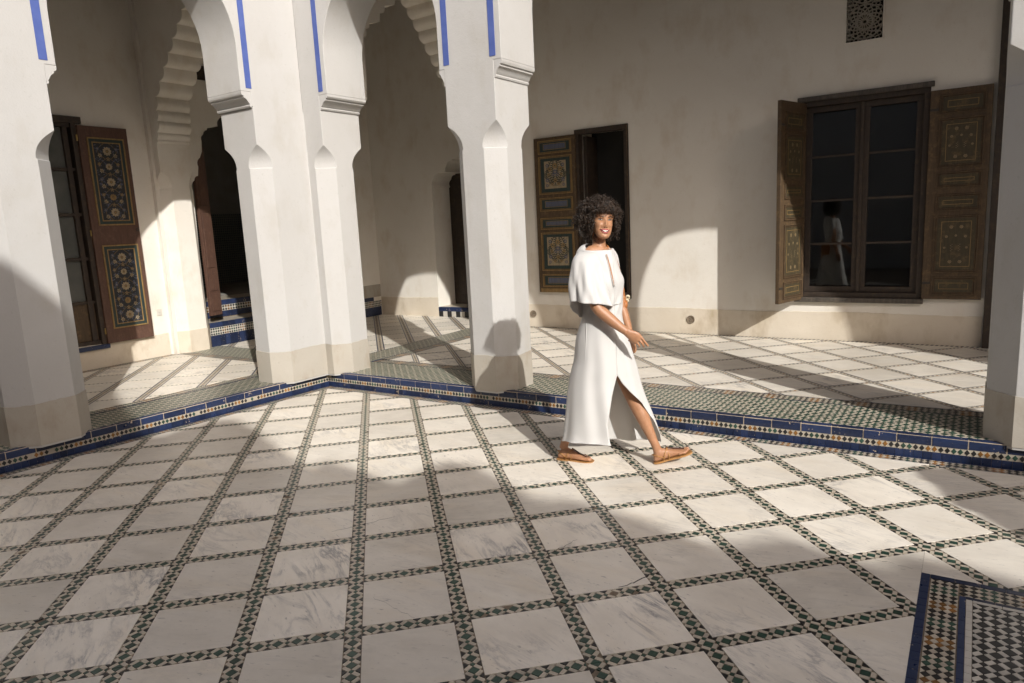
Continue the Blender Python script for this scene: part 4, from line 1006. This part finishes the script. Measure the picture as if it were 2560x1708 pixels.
def crom(keys, n):
    """smooth interpolation through rows of numbers"""
    out = []
    for k in range(len(keys) - 1):
        p0, p1, p2, p3 = keys[max(k - 1, 0)], keys[k], keys[k + 1], keys[min(k + 2, len(keys) - 1)]
        for i in range(n):
            u = i / n; out.append(tuple(.5 * (2 * b1 + (c1 - a1) * u + (2 * a1 - 5 * b1 + 4 * c1 - d1) * u * u + (3 * b1 - a1 - 3 * c1 + d1) * u ** 3) for a1, b1, c1, d1 in zip(p0, p1, p2, p3)))
    out.append(tuple(keys[-1])); return out
# ---- head in its own frame: face towards -y, eyes at z=0
LV = [(-.120, .010, -.070, -.045), (-.116, .022, -.080, -.036), (-.108, .033, -.087, -.020), (-.094, .044, -.090, -.002), (-.075, .053, -.089, .022), (-.050, .060, -.087, .055), (-.025, .065, -.085, .078), (0, .068, -.082, .090), (.025, .071, -.085, .098), (.05, .072, -.084, .101), (.075, .068, -.073, .096), (.095, .056, -.052, .080), (.110, .034, -.022, .050), (.116, .010, .0, .022)]
LVs = crom(LV, 6)
def G(x, z, cx, cz, sx, sz): return math.exp(-((x - cx) / sx) ** 2 - ((z - cz) / sz) ** 2)
def face_push(x, z):
    d = 0.0
    d -= .008 * G(x, z, 0, -.004, .0075, .018) + .017 * G(x, z, 0, -.036, .0088, .015) + .009 * G(x, z, 0, -.018, .0075, .014)
    d -= .0065 * (G(x, z, .0125, -.041, .0065, .007) + G(x, z, -.0125, -.041, .0065, .007))
    d += .0085 * (G(x, z, .031, -.001, .016, .0105) + G(x, z, -.031, -.001, .016, .0105))
    d -= .0035 * (G(x, z, .03, .020, .022, .008) + G(x, z, -.03, .020, .022, .008))
    d -= .0075 * (G(x, z, .042, -.032, .016, .016) + G(x, z, -.042, -.032, .016, .016))
    d += .0045 * (G(x, z, .030, -.052, .007, .014) + G(x, z, -.030, -.052, .007, .014))
    d -= .004 * G(x, z, 0, -.070, .026, .014) + .006 * G(x, z, 0, -.106, .017, .011)
    d += .004 * G(x, z, 0, -.090, .02, .005)
    return d
hd = MB(); rings = []
NH = 72
for z, wd, yf, yb in LVs:
    yc, dp = (yf + yb) / 2, (yb - yf) / 2; r_ = []
    for k in range(NH):
        q = 2 * math.pi * k / NH; c_, s_ = math.cos(q), math.sin(q); ex = 2 / 2.25
        x = wd * math.copysign(abs(c_) ** ex, c_); y = yc + dp * math.copysign(abs(s_) ** ex, s_)
        if y < yc: y += face_push(x, z) * min(1, (yc - y) / (dp * .55))
        r_.append((x, y, z))
    rings.append(r_)
hd.loft(rings, True, True, True)
for sg in (-1, 1): hd.ellipsoid((sg * .070, .012, -.012), (.008, .019, .031), 12, 8, 0, Matrix.Rotation(sg * .3, 3, 'Z'))
HBV = BVHTree.FromPolygons([Vector(v) for v in hd.v], hd.f)
def fy(x, z):
    h = HBV.ray_cast(Vector((x, -.4, z)), Vector((0, 1, 0))); return h[0].y if h[0] else -.05
HC = Vector(L(-.008, 1.640, .005))
HROT = Matrix.Rotation(math.radians(10), 3, 'Z') @ Matrix.Rotation(math.radians(6.0), 3, 'Y') @ Matrix.Rotation(math.radians(-2), 3, 'X')
def hx(mb): return mb.xf(lambda x, y, z: tuple(HC + HROT @ Vector((x, y, z))))
def hpart(name, mb, mat, smooth=0): return part(name, wl(hx(mb)), mat, person, smooth)
skin = MB(); hh_ = MB(); hh_.add(hd.v, hd.f); hx(hh_); skin.add(hh_.v, hh_.f)
# ---- neck, torso, limbs
skin.tube([L(-.030, 1.585, -.02), L(-.028, 1.535, -.012), L(-.029, 1.495, -.008), L(-.034, 1.455, -.01), L(-.04, 1.40, -.01)], [.046, .043, .043, .052, .07], 20)
skin.tube([L(-.118, 1.425, .05), L(-.088, 1.443, .028), L(-.03, 1.446, .004), L(.015, 1.428, -.035), L(.042, 1.405, -.08)], [.036, .041, .047, .040, .034], 16)
skin.tube([L(-.04, 1.45, 0), L(-.03, 1.32, 0), L(-.02, 1.15, 0), L(-.03, 1.0, 0), L(-.04, .9, 0)], [.09, .10, .085, .09, .11], 20)
skin.tube([L(-.135, 1.42, .085), L(-.12, 1.30, .125), L(-.095, 1.17, .165), L(-.078, 1.105, .178), L(-.058, 1.078, .185), L(-.015, 1.038, .198), L(.03, .998, .212), L(.068, .966, .224), L(.100, .942, .234)], [.050, .047, .041, .039, .0395, .0385, .035, .0285, .0255], 18)
skin.tube([L(.045, 1.41, -.10), L(.085, 1.28, -.12), L(.112, 1.13, -.13), L(.128, 1.05, -.125), L(.145, .99, -.11), L(.163, .92, -.095), L(.170, .88, -.088)], [.045, .040, .036, .034, .031, .026, .024], 16)
skin.tube([L(.0, .93, -.02), L(.06, .76, -.015), L(.115, .60, -.005), L(.138, .535, .0), L(.157, .48, .008), L(.190, .405, .022), L(.222, .335, .038), L(.262, .235, .056), L(.292, .160, .072), L(.312, .112, .074), L(.318, .075, .074)], [.085, .075, .058, .053, .050, .0495, .0465, .036, .0285, .0285, .030], 18)
skin.tube([L(-.07, .93, -.05), L(-.12, .70, -.07), L(-.155, .50, -.085), L(-.195, .36, -.10), L(-.245, .23, -.11), L(-.294, .12, -.115), L(-.305, .08, -.115)], [.085, .07, .052, .048, .036, .029, .030], 16)
# ---- near hand: palm and five fingers
def hand(sk, wrist, rows, thumb, palm):
    nails = []
    sk.loft(palm, True, True, True)
    for pts, rr in rows: sk.tube(pts, rr, 10)
    sk.tube(*thumb, 10)
def oval(c, e1, r1, e2, r2, n=14): return [tuple(Vector(c) + Vector(e1) * (r1 * math.cos(6.28319 * k / n)) + Vector(e2) * (r2 * math.sin(6.28319 * k / n))) for k in range(n)]
e_side = Vector(L(-.62, -.62, -.48)).normalized(); e_nrm = Vector(L(.30, .42, -.86)).normalized()
e_side = Vector(L(-.60, -.70, -.25)).normalized(); e_nrm = Vector(L(-.12, -.22, .97)).normalized()
wr = Vector(L(.098, .944, .234))
palm = [oval(wr + Vector(L(*o)), e_side, a, e_nrm, b_) for o, a, b_ in (((-.012, .010, -.002), .026, .020), ((.012, -.010, .003), .029, .0185), ((.035, -.024, .006), .036, .0165), ((.055, -.040, .008), .040, .0145), ((.070, -.053, .008), .038, .012), ((.078, -.060, .008), .028, .008))]
K = [Vector(L(.190, .904, .248)), Vector(L(.177, .887, .244)), Vector(L(.160, .874, .236)), Vector(L(.142, .866, .224))]
TIP = [[(.012, -.018, .004), (.028, -.040, .003), (.043, -.060, -.004)], [(.015, -.018, .003), (.026, -.036, -.004), (.030, -.048, -.016)], [(.014, -.016, .002), (.020, -.030, -.008), (.018, -.038, -.020)], [(.010, -.013, .001), (.014, -.024, -.008), (.012, -.030, -.018)]]
rows = []
for kn, tp_, r0 in zip(K, TIP, (.0092, .0095, .0088, .0076)):
    pts = [kn - Vector(L(.030, -.022, 0)), kn] + [kn + Vector(L(*o)) for o in tp_]
    pts = [tuple(v) for v in crom([tuple(v) for v in pts], 3)]
    rows.append((pts, [r0 * (1.02 - .28 * i / (len(pts) - 1)) for i in range(len(pts))]))
hand(skin, wr, rows, ([L(.108, .925, .225), L(.132, .898, .205), L(.150, .876, .198), L(.160, .860, .196)], [.014, .012, .0095, .0075]), palm)
# far hand, hanging, fingers down
wf = Vector(L(.170, .885, -.088)); ea = Vector(L(.55, .1, .83)).normalized(); eb = Vector(L(.83, .1, -.55)).normalized()
palm2 = [oval(wf + Vector(L(*o)), ea, a, eb, b_) for o, a, b_ in (((-.002, .012, 0), .024, .018), ((.003, -.02, .003), .029, .0155), ((.008, -.045, .006), .036, .014), ((.012, -.068, .008), .037, .0125), ((.014, -.080, .008), .030, .008))]
rows2 = []
for i in range(4):
    kk = wf + Vector(L(.012, -.072, .008)) + ea * (.027 - .018 * i); ln = (.070, .078, .072, .056)[i]
    pts = [tuple(kk + Vector(L(.004, .02, 0))), tuple(kk), tuple(kk + Vector(L(.007, -ln * .45, .002))), tuple(kk + Vector(L(.006, -ln * .78, .0))), tuple(kk + Vector(L(-.002, -ln, -.002)))]
    rows2.append((pts, [.009, .009, .0082, .0074, .006]))
hand(skin, wf, rows2, ([tuple(wf + Vector(L(.006, -.018, .02))), tuple(wf + Vector(L(.022, -.045, .035))), tuple(wf + Vector(L(.026, -.072, .040)))], [.013, .011, .008]), palm2)
# ---- feet
def foot(sk, heel, fwd, up, side, med):
    """med=+1/-1: side on which the big toe lies"""
    heel, fwd, up, side = Vector(heel), Vector(fwd).normalized(), Vector(up).normalized(), Vector(side).normalized()
    P = lambda l, s_, h: heel + fwd * l + side * s_ + up * h
    R = []
    for l, wd, ht, off in ((-.006, .010, .030, 0), (.004, .022, .050, 0), (.022, .029, .068, 0), (.045, .031, .082, 0), (.070, .030, .078, 0), (.095, .030, .067, .001), (.125, .033, .054, .002), (.155, .038, .042, .003), (.180, .041, .033, .002), (.198, .041, .026, .001), (.210, .038, .019, 0)):
        R.append([tuple(P(l, med * off + wd * math.cos(q), ht / 2 + ht / 2 * math.copysign(abs(math.sin(q)) ** .8, math.sin(q)))) for q in (2 * math.pi * k / 18 for k in range(18))])
    sk.loft(R, True, True, True)
    tips = []
    for i, (s_, l0, l1, r_) in enumerate(((.027, .195, .241, .0125), (.008, .198, .240, .0088), (-.008, .196, .232, .0083), (-.022, .190, .221, .0079), (-.034, .182, .208, .0075))):
        pts = [tuple(P(l0 - .02, med * s_, .016)), tuple(P(l0 + (l1 - l0) * .5, med * s_, .0155)), tuple(P(l1 - r_, med * s_, .0125)), tuple(P(l1, med * s_, .011))]
        sk.tube(pts, [r_ * 1.05, r_, r_ * .98, r_ * .6], 10); tips.append((P(l1 - r_ * .6, med * s_, .0115 + r_ * .8), r_))
    return P, tips
fa = math.radians(17)
FF = foot(skin, L(.300, .020, .074), L(math.cos(fa), math.sin(fa), .10), L(-math.sin(fa), math.cos(fa), 0), L(.10, 0, -1.0), 1)
fdb = Vector(L(.228, 0, .092)).normalized(); sdb = Vector((fdb.y, -fdb.x, 0)) * -1
FB = foot(skin, L(-.338, .012, -.120), fdb, (0, 0, 1), (-fdb.y, fdb.x, 0), -1)
# one continuous surface
me = wl(skin).mesh('body_raw', 'skin'); tmp = bpy.data.objects.new('body_raw', me); COL.objects.link(tmp)
md = tmp.modifiers.new('r', 'REMESH'); md.mode = 'VOXEL'; md.voxel_size = .0032
md = tmp.modifiers.new('s', 'SMOOTH'); md.factor = .45; md.iterations = 3
dg = bpy.context.evaluated_depsgraph_get(); nm_ = bpy.data.meshes.new_from_object(tmp.evaluated_get(dg)); bpy.data.objects.remove(tmp)
nm_.materials.clear(); nm_.materials.append(MATS['skin']); nm_.polygons.foreach_set('use_smooth', [True] * len(nm_.polygons)); nm_.name = 'body'
link('body', nm_, person)
# ---- face details
def ribbon(curve_top, curve_bot, off, bul, n=4):
    """curved strip between two (x,z) curves, laid on the face and bulging out"""
    R = []
    for k in range(n + 1):
        u = k / n
        R.append([(a[0] + (b_[0] - a[0]) * u, fy(a[0] + (b_[0] - a[0]) * u, a[1] + (b_[1] - a[1]) * u) - off - bul * math.sin(math.pi * u), a[1] + (b_[1] - a[1]) * u) for a, b_ in zip(curve_top, curve_bot)])
    return MB().loft(R, False)
XS = [i / 10 for i in range(-10, 11)]; MW_ = .0345
cor = lambda u: -.0565
up_out = [(MW_ * u, -.0575 - .0012 * abs(u) + .0022 * (1 - abs(u)) * (1 - math.exp(-(u / .18) ** 2)) - .001) for u in XS]
up_in = [(MW_ * .97 * u, -.0585 - .0085 * (1 - u * u)) for u in XS]
lo_in = [(MW_ * .97 * u, -.0585 - .0190 * (1 - u * u)) for u in XS]
lo_out = [(MW_ * u, -.0580 - .0290 * (1 - abs(u) ** 2.3)) for u in XS]
hpart('upper_lip', ribbon(up_out, up_in, .0015, .0030), 'lips'); hpart('lower_lip', ribbon(lo_in, lo_out, .0015, .0038), 'lips')
hpart('teeth', ribbon([(x * .80, z - .0005) for x, z in up_in], [(x * .80, z + .003) for x, z in lo_in], .0008, .0012), 'teeth'); hpart('mouth_shadow', ribbon(up_in, lo_in, .0002, .0), 'iris')
for sg in (-1, 1):
    ex = sg * .031
    A_ = [(ex + .0145 * u, .0012 + .0036 * (1 - u * u) + .0012 * sg * u) for u in XS]; B_ = [(ex + .0145 * u, .0008 - .0019 * (1 - u * u) + .0012 * sg * u) for u in XS]
    hpart('eye', ribbon(A_, B_, .0012, .001), 'eye_white')
    hpart('iris', MB().add([(ex + .0062 * math.cos(k * .5236), fy(ex, .002) - .0032, .0016 + .0032 * math.sin(k * .5236)) for k in range(12)], [tuple(range(12))]), 'iris')
    hpart('lash_line', ribbon([(x, z + .0027) for x, z in A_], [(x, z - .0004) for x, z in A_], .0022, .001), 'iris')
    hpart('lower_lash', ribbon(B_, [(x, z - .0009) for x, z in B_], .0018, .0006), 'iris')
    br_ = [(ex + sg * (-.016 + .040 * u), .0175 + .0065 * math.sin(u * 2.3) - .004 * u) for u in [i / 12 for i in range(13)]]
    hpart('eyebrow', ribbon([(x, z + .0038 * (1 - .75 * i / 12)) for i, (x, z) in enumerate(br_)], [(x, z - .0026 * (1 - .7 * i / 12)) for i, (x, z) in enumerate(br_)], .0012, .0012), 'hair')
    hpart('nostril', MB().ellipsoid((sg * .0065, fy(sg * .0065, -.0475) - .0002, -.0478), (.0036, .003, .0018), 8, 6), 'iris')
# ---- hair: dark core and separate curls
core_ = MB(); core_.ellipsoid((-.004, .034, .028), (.092, .094, .098), 20, 14).ellipsoid((-.088, .038, -.050), (.050, .060, .066), 14, 10).ellipsoid((.080, .048, -.040), (.040, .056, .060), 14, 10).ellipsoid((-.02, .085, -.05), (.085, .055, .072), 14, 10)
core_.ellipsoid((.0, -.034, .082), (.058, .040, .030), 14, 10)
hr = hpart('hair', core_, 'hair')
rg = random.Random(11); curls = MB()
def curl(p, out, drop, Ln, rad, th_):
    p = Vector(p); out = Vector(out).normalized(); ax = (out * .8 + Vector((rg.uniform(-.3, .3), rg.uniform(-.3, .3), -drop))).normalized(); s1 = ax.cross(Vector((.3, .5, .8))).normalized(); s2 = ax.cross(s1); ph = rg.uniform(0, 6.28); tw = rg.choice((-1, 1)) * rg.uniform(1.2, 2.2); n = 13; pts = []
    for i in range(n):
        u = i / (n - 1); a = ph + tw * u * 6.28; axd = (ax + Vector((0, 0, -.55 * drop * u))); rr = rad * (.6 + .4 * u)
        pts.append(tuple(p + axd * (Ln * u) + s1 * (rr * math.cos(a)) + s2 * (rr * math.sin(a))))
    curls.tube(pts, [th_ * (1 - .5 * i / (n - 1)) for i in range(n)], 5, 0, False)
cnt = 0
while cnt < 1250:
    q = Vector((rg.gauss(0, 1), rg.gauss(0, 1), rg.gauss(0, 1))).normalized(); c0 = Vector((-.008, .030, .018))
    asy = 1.20 if q.x < 0 else 1.02
    lump = 1 + .07 * math.sin(5 * q.x + 7 * q.z) + .05 * math.sin(9 * q.y - 6 * q.x)
    p = c0 + Vector((q.x * .122 * asy, q.y * .112, q.z * (.112 if q.z > 0 else .132))) * rg.uniform(.80, 1.0) * lump
    if p.y < -.010 and abs(p.x) < .060 and p.z < .058: continue           # the face stays free
    if p.y < -.035 and p.z < -.02 and abs(p.x) < .072: continue
    if p.z < -.085 and abs(p.x) < .055: continue
    cnt += 1; curl(p, q, .2 if p.z > .05 else .65, rg.uniform(.022, .048), rg.uniform(.006, .012), rg.uniform(.0020, .0038))
for k in range(170):                                                         # flyaway ends
    q = Vector((rg.gauss(0, 1), rg.gauss(0, .7), abs(rg.gauss(0, 1)))).normalized(); curl(Vector((-.01, .03, .02)) + Vector((q.x * .125, q.y * .11, q.z * .115)), q, .1, rg.uniform(.03, .05), .010, .0011)
for k in range(120):                                                         # fringe over the forehead
    x = rg.uniform(-.064, .060); curl((x, fy(x, .060) - rg.uniform(.006, .018), rg.uniform(.068, .094)), (x * 4, -.30, .0), 1.0, rg.uniform(.018, .034), rg.uniform(.005, .009), rg.uniform(.0018, .0030))
for k in range(150):                                                         # curls over the front hairline
    q = Vector((rg.gauss(0, 1), -abs(rg.gauss(0, 1)), abs(rg.gauss(0, .8)))).normalized(); curl(Vector((.0, -.034, .078)) + Vector((q.x * .066, q.y * .044, q.z * .036)), q, .45, rg.uniform(.016, .030), rg.uniform(.006, .010), rg.uniform(.0020, .0034))
for k in range(170):                                                         # side locks in front of the ears
    sg = -1 if k % 3 else 1; curl((sg * rg.uniform(.060, .088), rg.uniform(-.040, .02), rg.uniform(-.075, .055)), (sg * 1.0, -.3, 0), .8, rg.uniform(.025, .045), rg.uniform(.006, .010), rg.uniform(.0018, .0032))
part('curls', wl(hx(curls)), 'hair', person, 0)
# ---- dress: body and slit skirt as one open sheet
#        z,   left,  right, d-centre, half depth, slit left x, slit right x (None: closed)
DK = [(1.452, -.172, .060, -.005, .090), (1.425, -.180, .070, 0, .105), (1.38, -.176, .083, .0, .118), (1.31, -.168, .103, .005, .126), (1.25, -.158, .123, .01, .126), (1.17, -.148, .117, .01, .112), (1.08, -.148, .111, .01, .106), (1.00, -.160, .109, .01, .112), (.88, -.198, .141, .0, .126), (.74, -.216, .180, -.005, .140), (.657, -.238, .203, -.008, .148), (.60, -.252, .215, -.01, .152), (.48, -.272, .246, -.01, .162), (.32, -.292, .304, -.01, .172), (.20, -.308, .340, -.015, .178), (.13, -.320, .350, -.015, .182)]
SLL = [(.13, -.012), (.168, -.018), (.328, -.032), (.514, .008), (.640, .046)]; SLR = [(.13, .349), (.194, .338), (.296, .300), (.439, .212), (.526, .130), (.590, .078), (.640, .050)]
def lin(tab, z):
    if z <= tab[0][0]: return tab[0][1]
    for (z0, v0), (z1, v1) in zip(tab, tab[1:]):
        if z <= z1: return v0 + (v1 - v0) * (z - z0) / (z1 - z0)
    return tab[-1][1]
rowsD = crom(DK, 7); ND = 132; R = []
neck = []
def dress_row(z, xl, xr, dc, hd_, hem=0.0):
    xc, A = (xl + xr) / 2, (xr - xl) / 2
    if z < .640: a0 = math.acos(max(-.995, min(.995, (lin(SLL, z) - xc) / A))); a1 = math.acos(max(-.995, min(.9999, (lin(SLR, z) - xc) / A)))
    else: a0 = a1 = math.acos(max(-.98, min(.98, (.047 - xc) / A)))
    row = []
    for k in range(ND + 1):
        q = a0 + (2 * math.pi + a1 - a0) * k / ND
        low = max(0.0, (1.0 - z)); fold = .016 * low * math.sin(3 * q + 1.2 + 1.1 * z) + .011 * low * math.sin(8 * q + 2.2 * z + .6 * math.sin(5 * z)) + .006 * low * math.sin(13 * q - 3 * z) + .0035 * math.sin(2 * q + 9 * z) * (z > .95)
        up_ = max(0.0, min(1, (z - 1.02) / .1)); fold += .0055 * up_ * math.sin(5 * q + 16 * z) * (.35 + .65 * (math.cos(q) < -.2)) + .002 * up_ * math.sin(9 * q - 30 * z) + .004 * math.exp(-((z - 1.10) / .07) ** 2) * math.sin(11 * q + 40 * z)
        cq, sq_ = math.cos(q), math.sin(q); x = xc + (A + fold * .25) * cq; d = dc + (hd_ + fold * 1.3) * sq_ * (1 + .10 * abs(sq_))
        zz = z
        if hem: zz = z + hem * (.055 * max(0, sq_) * (1 if cq < .4 else .4) + .035 * max(0, -cq) - .035 * max(0, -sq_))
        row.append(L(x, zz, d))
    return row
nt_ = len(rowsD)
# yoke up to the neckline
first = rowsD[0]; xc, A = (first[1] + first[2]) / 2, (first[2] - first[1]) / 2; a0 = math.acos((.047 - xc) / A)
for u in (0.0, .14, .3, .48, .66, .84):
    row = []
    for k in range(ND + 1):
        q = a0 + 2 * math.pi * k / ND; cq, sq_ = math.cos(q), math.sin(q)
        nx, nd_ = -.048 + .072 * cq, .004 + .066 * sq_; nz = 1.463 - .24 * (nx + .05) - .42 * nd_
        sx, sd = xc + A * cq, first[3] + first[4] * sq_ * (1 + .10 * abs(sq_)); v = u ** .9
        row.append(L(nx + (sx - nx) * v, nz + (1.452 - nz) * u ** 1.7 + .006 * math.sin(math.pi * u), nd_ + (sd - nd_) * v))
    R.append(row)
for i, (z, xl, xr, dc, h_) in enumerate(rowsD): R.append(dress_row(z, xl, xr, dc, h_, max(0, (i - nt_ + 15) / 14) if i > nt_ - 15 else 0))
dr_ = wpart('dress', MB().loft(R, False), 'dress_cloth')
def solid(o, th=.0025):
    md = o.modifiers.new('solidify', 'SOLIDIFY'); md.thickness = th; md.offset = 0; return o
solid(dr_)
# wide cape sleeve over the near arm
SKk = [((-.108, 1.448, .045), .016, .016, 0), ((-.120, 1.440, .070), .056, .050, 0), ((-.128, 1.40, .095), .084, .078, 0), ((-.130, 1.34, .110), .096, .088, 0), ((-.125, 1.26, .122), .108, .096, .2), ((-.112, 1.19, .130), .120, .104, .55), ((-.100, 1.128, .132), .134, .112, 1.0)]
rk = crom([(*c, a, b_, h_) for c, a, b_, h_ in SKk], 5); R = []
for x0, z0, d0, a, b_, h_ in rk:
    row = []
    for k in range(65):
        q = 2 * math.pi * k / 64; cq, sq_ = math.cos(q), math.sin(q)
        hq = max(0, min(1, (1.43 - z0) / .25)); f_ = (.012 * math.sin(5 * q + .6 + 9 * z0) + .007 * math.sin(9 * q + 2 - 12 * z0) + .003 * math.sin(15 * q + 25 * z0)) * hq
        dz = h_ * (-.040 * max(0, cq) * max(0, cq) + .016 * max(0, -cq) - .118 * max(0, -math.sin(q + .45)) ** 2.0)
        row.append(L(x0 + (a + f_) * cq, z0 + dz, d0 + (b_ + f_) * sq_))
    R.append(row)
solid(wpart('cape_sleeve', MB().loft(R, False), 'dress_cloth'))
# far sleeve
R = []
for x0, z0, d0, a, b_ in crom([(.035, 1.455, -.07, .035, .035), (.048, 1.40, -.095, .056, .060), (.055, 1.30, -.115, .064, .07), (.058, 1.20, -.125, .066, .075), (.060, 1.13, -.125, .066, .08)], 4):
    R.append([L(x0 + a * math.cos(6.28319 * k / 40), z0, d0 + b_ * math.sin(6.28319 * k / 40)) for k in range(41)])
solid(wpart('far_sleeve', MB().loft(R, False), 'dress_cloth'))
# keyhole opening down the chest: a narrow strip of skin edged with two lapping hems
def front(x, z, off):
    row = min(rowsD, key=lambda r_: abs(r_[0] - z)); xc, A = (row[1] + row[2]) / 2, (row[2] - row[1]) / 2; c_ = max(-.98, min(.98, (x - xc) / A)); s_ = math.sqrt(1 - c_ * c_)
    return L(x, z, row[3] + (row[4] + .004) * s_ * (1 + .10 * s_) + off)
kz = [1.428 - .206 * i / 12 for i in range(13)]; kxs = [.002 + .040 * (i / 12) ** .9 for i in range(13)]; kw = [.0042 * math.sin(math.pi * min(1, .10 + .9 * i / 12)) ** .8 for i in range(13)]
wpart('keyhole_skin', MB().loft([[front(x - w_, z, .0105) for x, z, w_ in zip(kxs, kz, kw)], [front(x + w_, z, .0105) for x, z, w_ in zip(kxs, kz, kw)]], False), 'skin')
wpart('keyhole_hem', MB().tube([front(x - w_ - .002, z, .0115) for x, z, w_ in zip(kxs, kz, kw)], .0016, 6).tube([front(x + w_ + .002, z, .0115) for x, z, w_ in zip(kxs, kz, kw)], .0016, 6), 'dress_cloth', dr_)
# seams and care label
def seam(pts): return MB().tube(pts, .0022, 5)
wpart('side_seam', seam([tuple(Vector(front(-.135 - .075 * (1 - z), z, .002))) for z in [1.0 - .04 * i for i in range(20)]]), 'dress_cloth', dr_)
wpart('waist_seam', seam([front(-.02 + .012 * i, 1.105, .002) for i in range(11)]), 'dress_cloth', dr_)
wpart('care_label', MB().add([L(.105, .50, -.06), L(.125, .495, -.055), L(.150, .425, -.045), L(.128, .428, -.05)], [(0, 1, 2, 3)]), 'teeth', dr_)
# ---- sandals
def sandal(P, med, tips, flat_):
    t_ = MB(); R = []
    out = [(-.012, .020), (.0, .028), (.03, .033), (.08, .032), (.12, .036), (.16, .044), (.20, .046), (.235, .036), (.252, .018)]
    for h0 in (-.012, -.002):
        R.append([tuple(P(l, w_ + med * .003, h0)) for l, w_ in out] + [tuple(P(l, -w_ + med * .003, h0)) for l, w_ in reversed(out)])
    so_ = wpart('sandal_sole', MB().loft(R, True, True, True), 'sandal', None, 40, tri=True)
    wpart('strap', MB().tube([tuple(P(.055, .034, .002)), tuple(P(.075, .033, .045)), tuple(P(.100, .012, .072)), tuple(P(.100, -.012, .072)), tuple(P(.075, -.033, .045)), tuple(P(.055, -.034, .002))], .0035, 6), 'sandal', so_)
    wpart('strap', MB().tube([tuple(P(.095, .034, .002)), tuple(P(.100, .030, .040)), tuple(P(.103, .0, .070)), tuple(P(.100, -.030, .040)), tuple(P(.095, -.034, .002))], .0033, 6), 'sandal', so_)
    wpart('heel_strap', MB().tube([tuple(P(.06, .033, .020)), tuple(P(.02, .031, .046)), tuple(P(-.008, .0, .052)), tuple(P(.02, -.031, .046)), tuple(P(.06, -.033, .020))], .0035, 6), 'sandal', so_)
    bd = MB()
    for i in range(13):
        u = i / 12; bd.ellipsoid(tuple(P(.104 + .100 * u, med * .014 * u, .0745 - .046 * u - .004 * math.sin(3.1 * u))), (.0062, .0062, .0056), 8, 6)
    tag(wpart('beads', bd, 'bead', so_), kind='stuff')
    for c, r_ in tips: wpart('toenail', MB().ellipsoid(tuple(c), (r_ * .55, r_ * .5, r_ * .28), 8, 6), 'nail', None)
sandal(FF[0], 1, FF[1], False); sandal(FB[0], -1, FB[1], True)
# ---- shoulder bag on the far side
bag = thing('shoulder_bag', 'tan leather shoulder bag with cream rope, carried on her far side', 'bag', (3.8, -.7, .95))
def bpart(name, mb, mat, smooth=0): return part(name, wl(mb), mat, bag, smooth)
bpart('strap', MB().tube([tuple(v) for v in crom([L(-.02, 1.492, -.085), L(.012, 1.488, -.062), L(.035, 1.462, -.038), L(.058, 1.425, -.030), L(.085, 1.375, -.045), L(.112, 1.30, -.085), L(.130, 1.215, -.100), L(.142, 1.13, -.110), L(.150, 1.085, -.115)], 4)], .0085, 8, 0, True, .35), 'leather')
bpart('strap_cap', MB().tube([L(.150, 1.095, -.115), L(.147, 1.065, -.115), L(.143, 1.045, -.115)], [.017, .020, .018], 12), 'leather')
bpart('bag_body', MB().loft([[L(.035 + a * math.cos(6.28319 * k / 24), z, -.215 + b_ * math.sin(6.28319 * k / 24)) for k in range(24)] for z, a, b_ in ((.86, .055, .030), (.88, .075, .040), (.97, .083, .043), (1.04, .080, .036), (1.06, .070, .022))], True, True, True), 'leather')
rp = MB()
for cx, cz, rot_ in ((.168, 1.118, .2), (.160, 1.098, 1.2), (.130, 1.120, .8), (.125, 1.095, -.4), (.118, 1.075, 1.6)):
    rp.tube([L(cx + .010 * math.cos(k * .524) , cz + .013 * math.sin(k * .524) * math.cos(rot_), -.122 + .010 * math.sin(k * .524 + rot_)) for k in range(13)], .0075, 7)
bpart('rope', rp, 'rope')
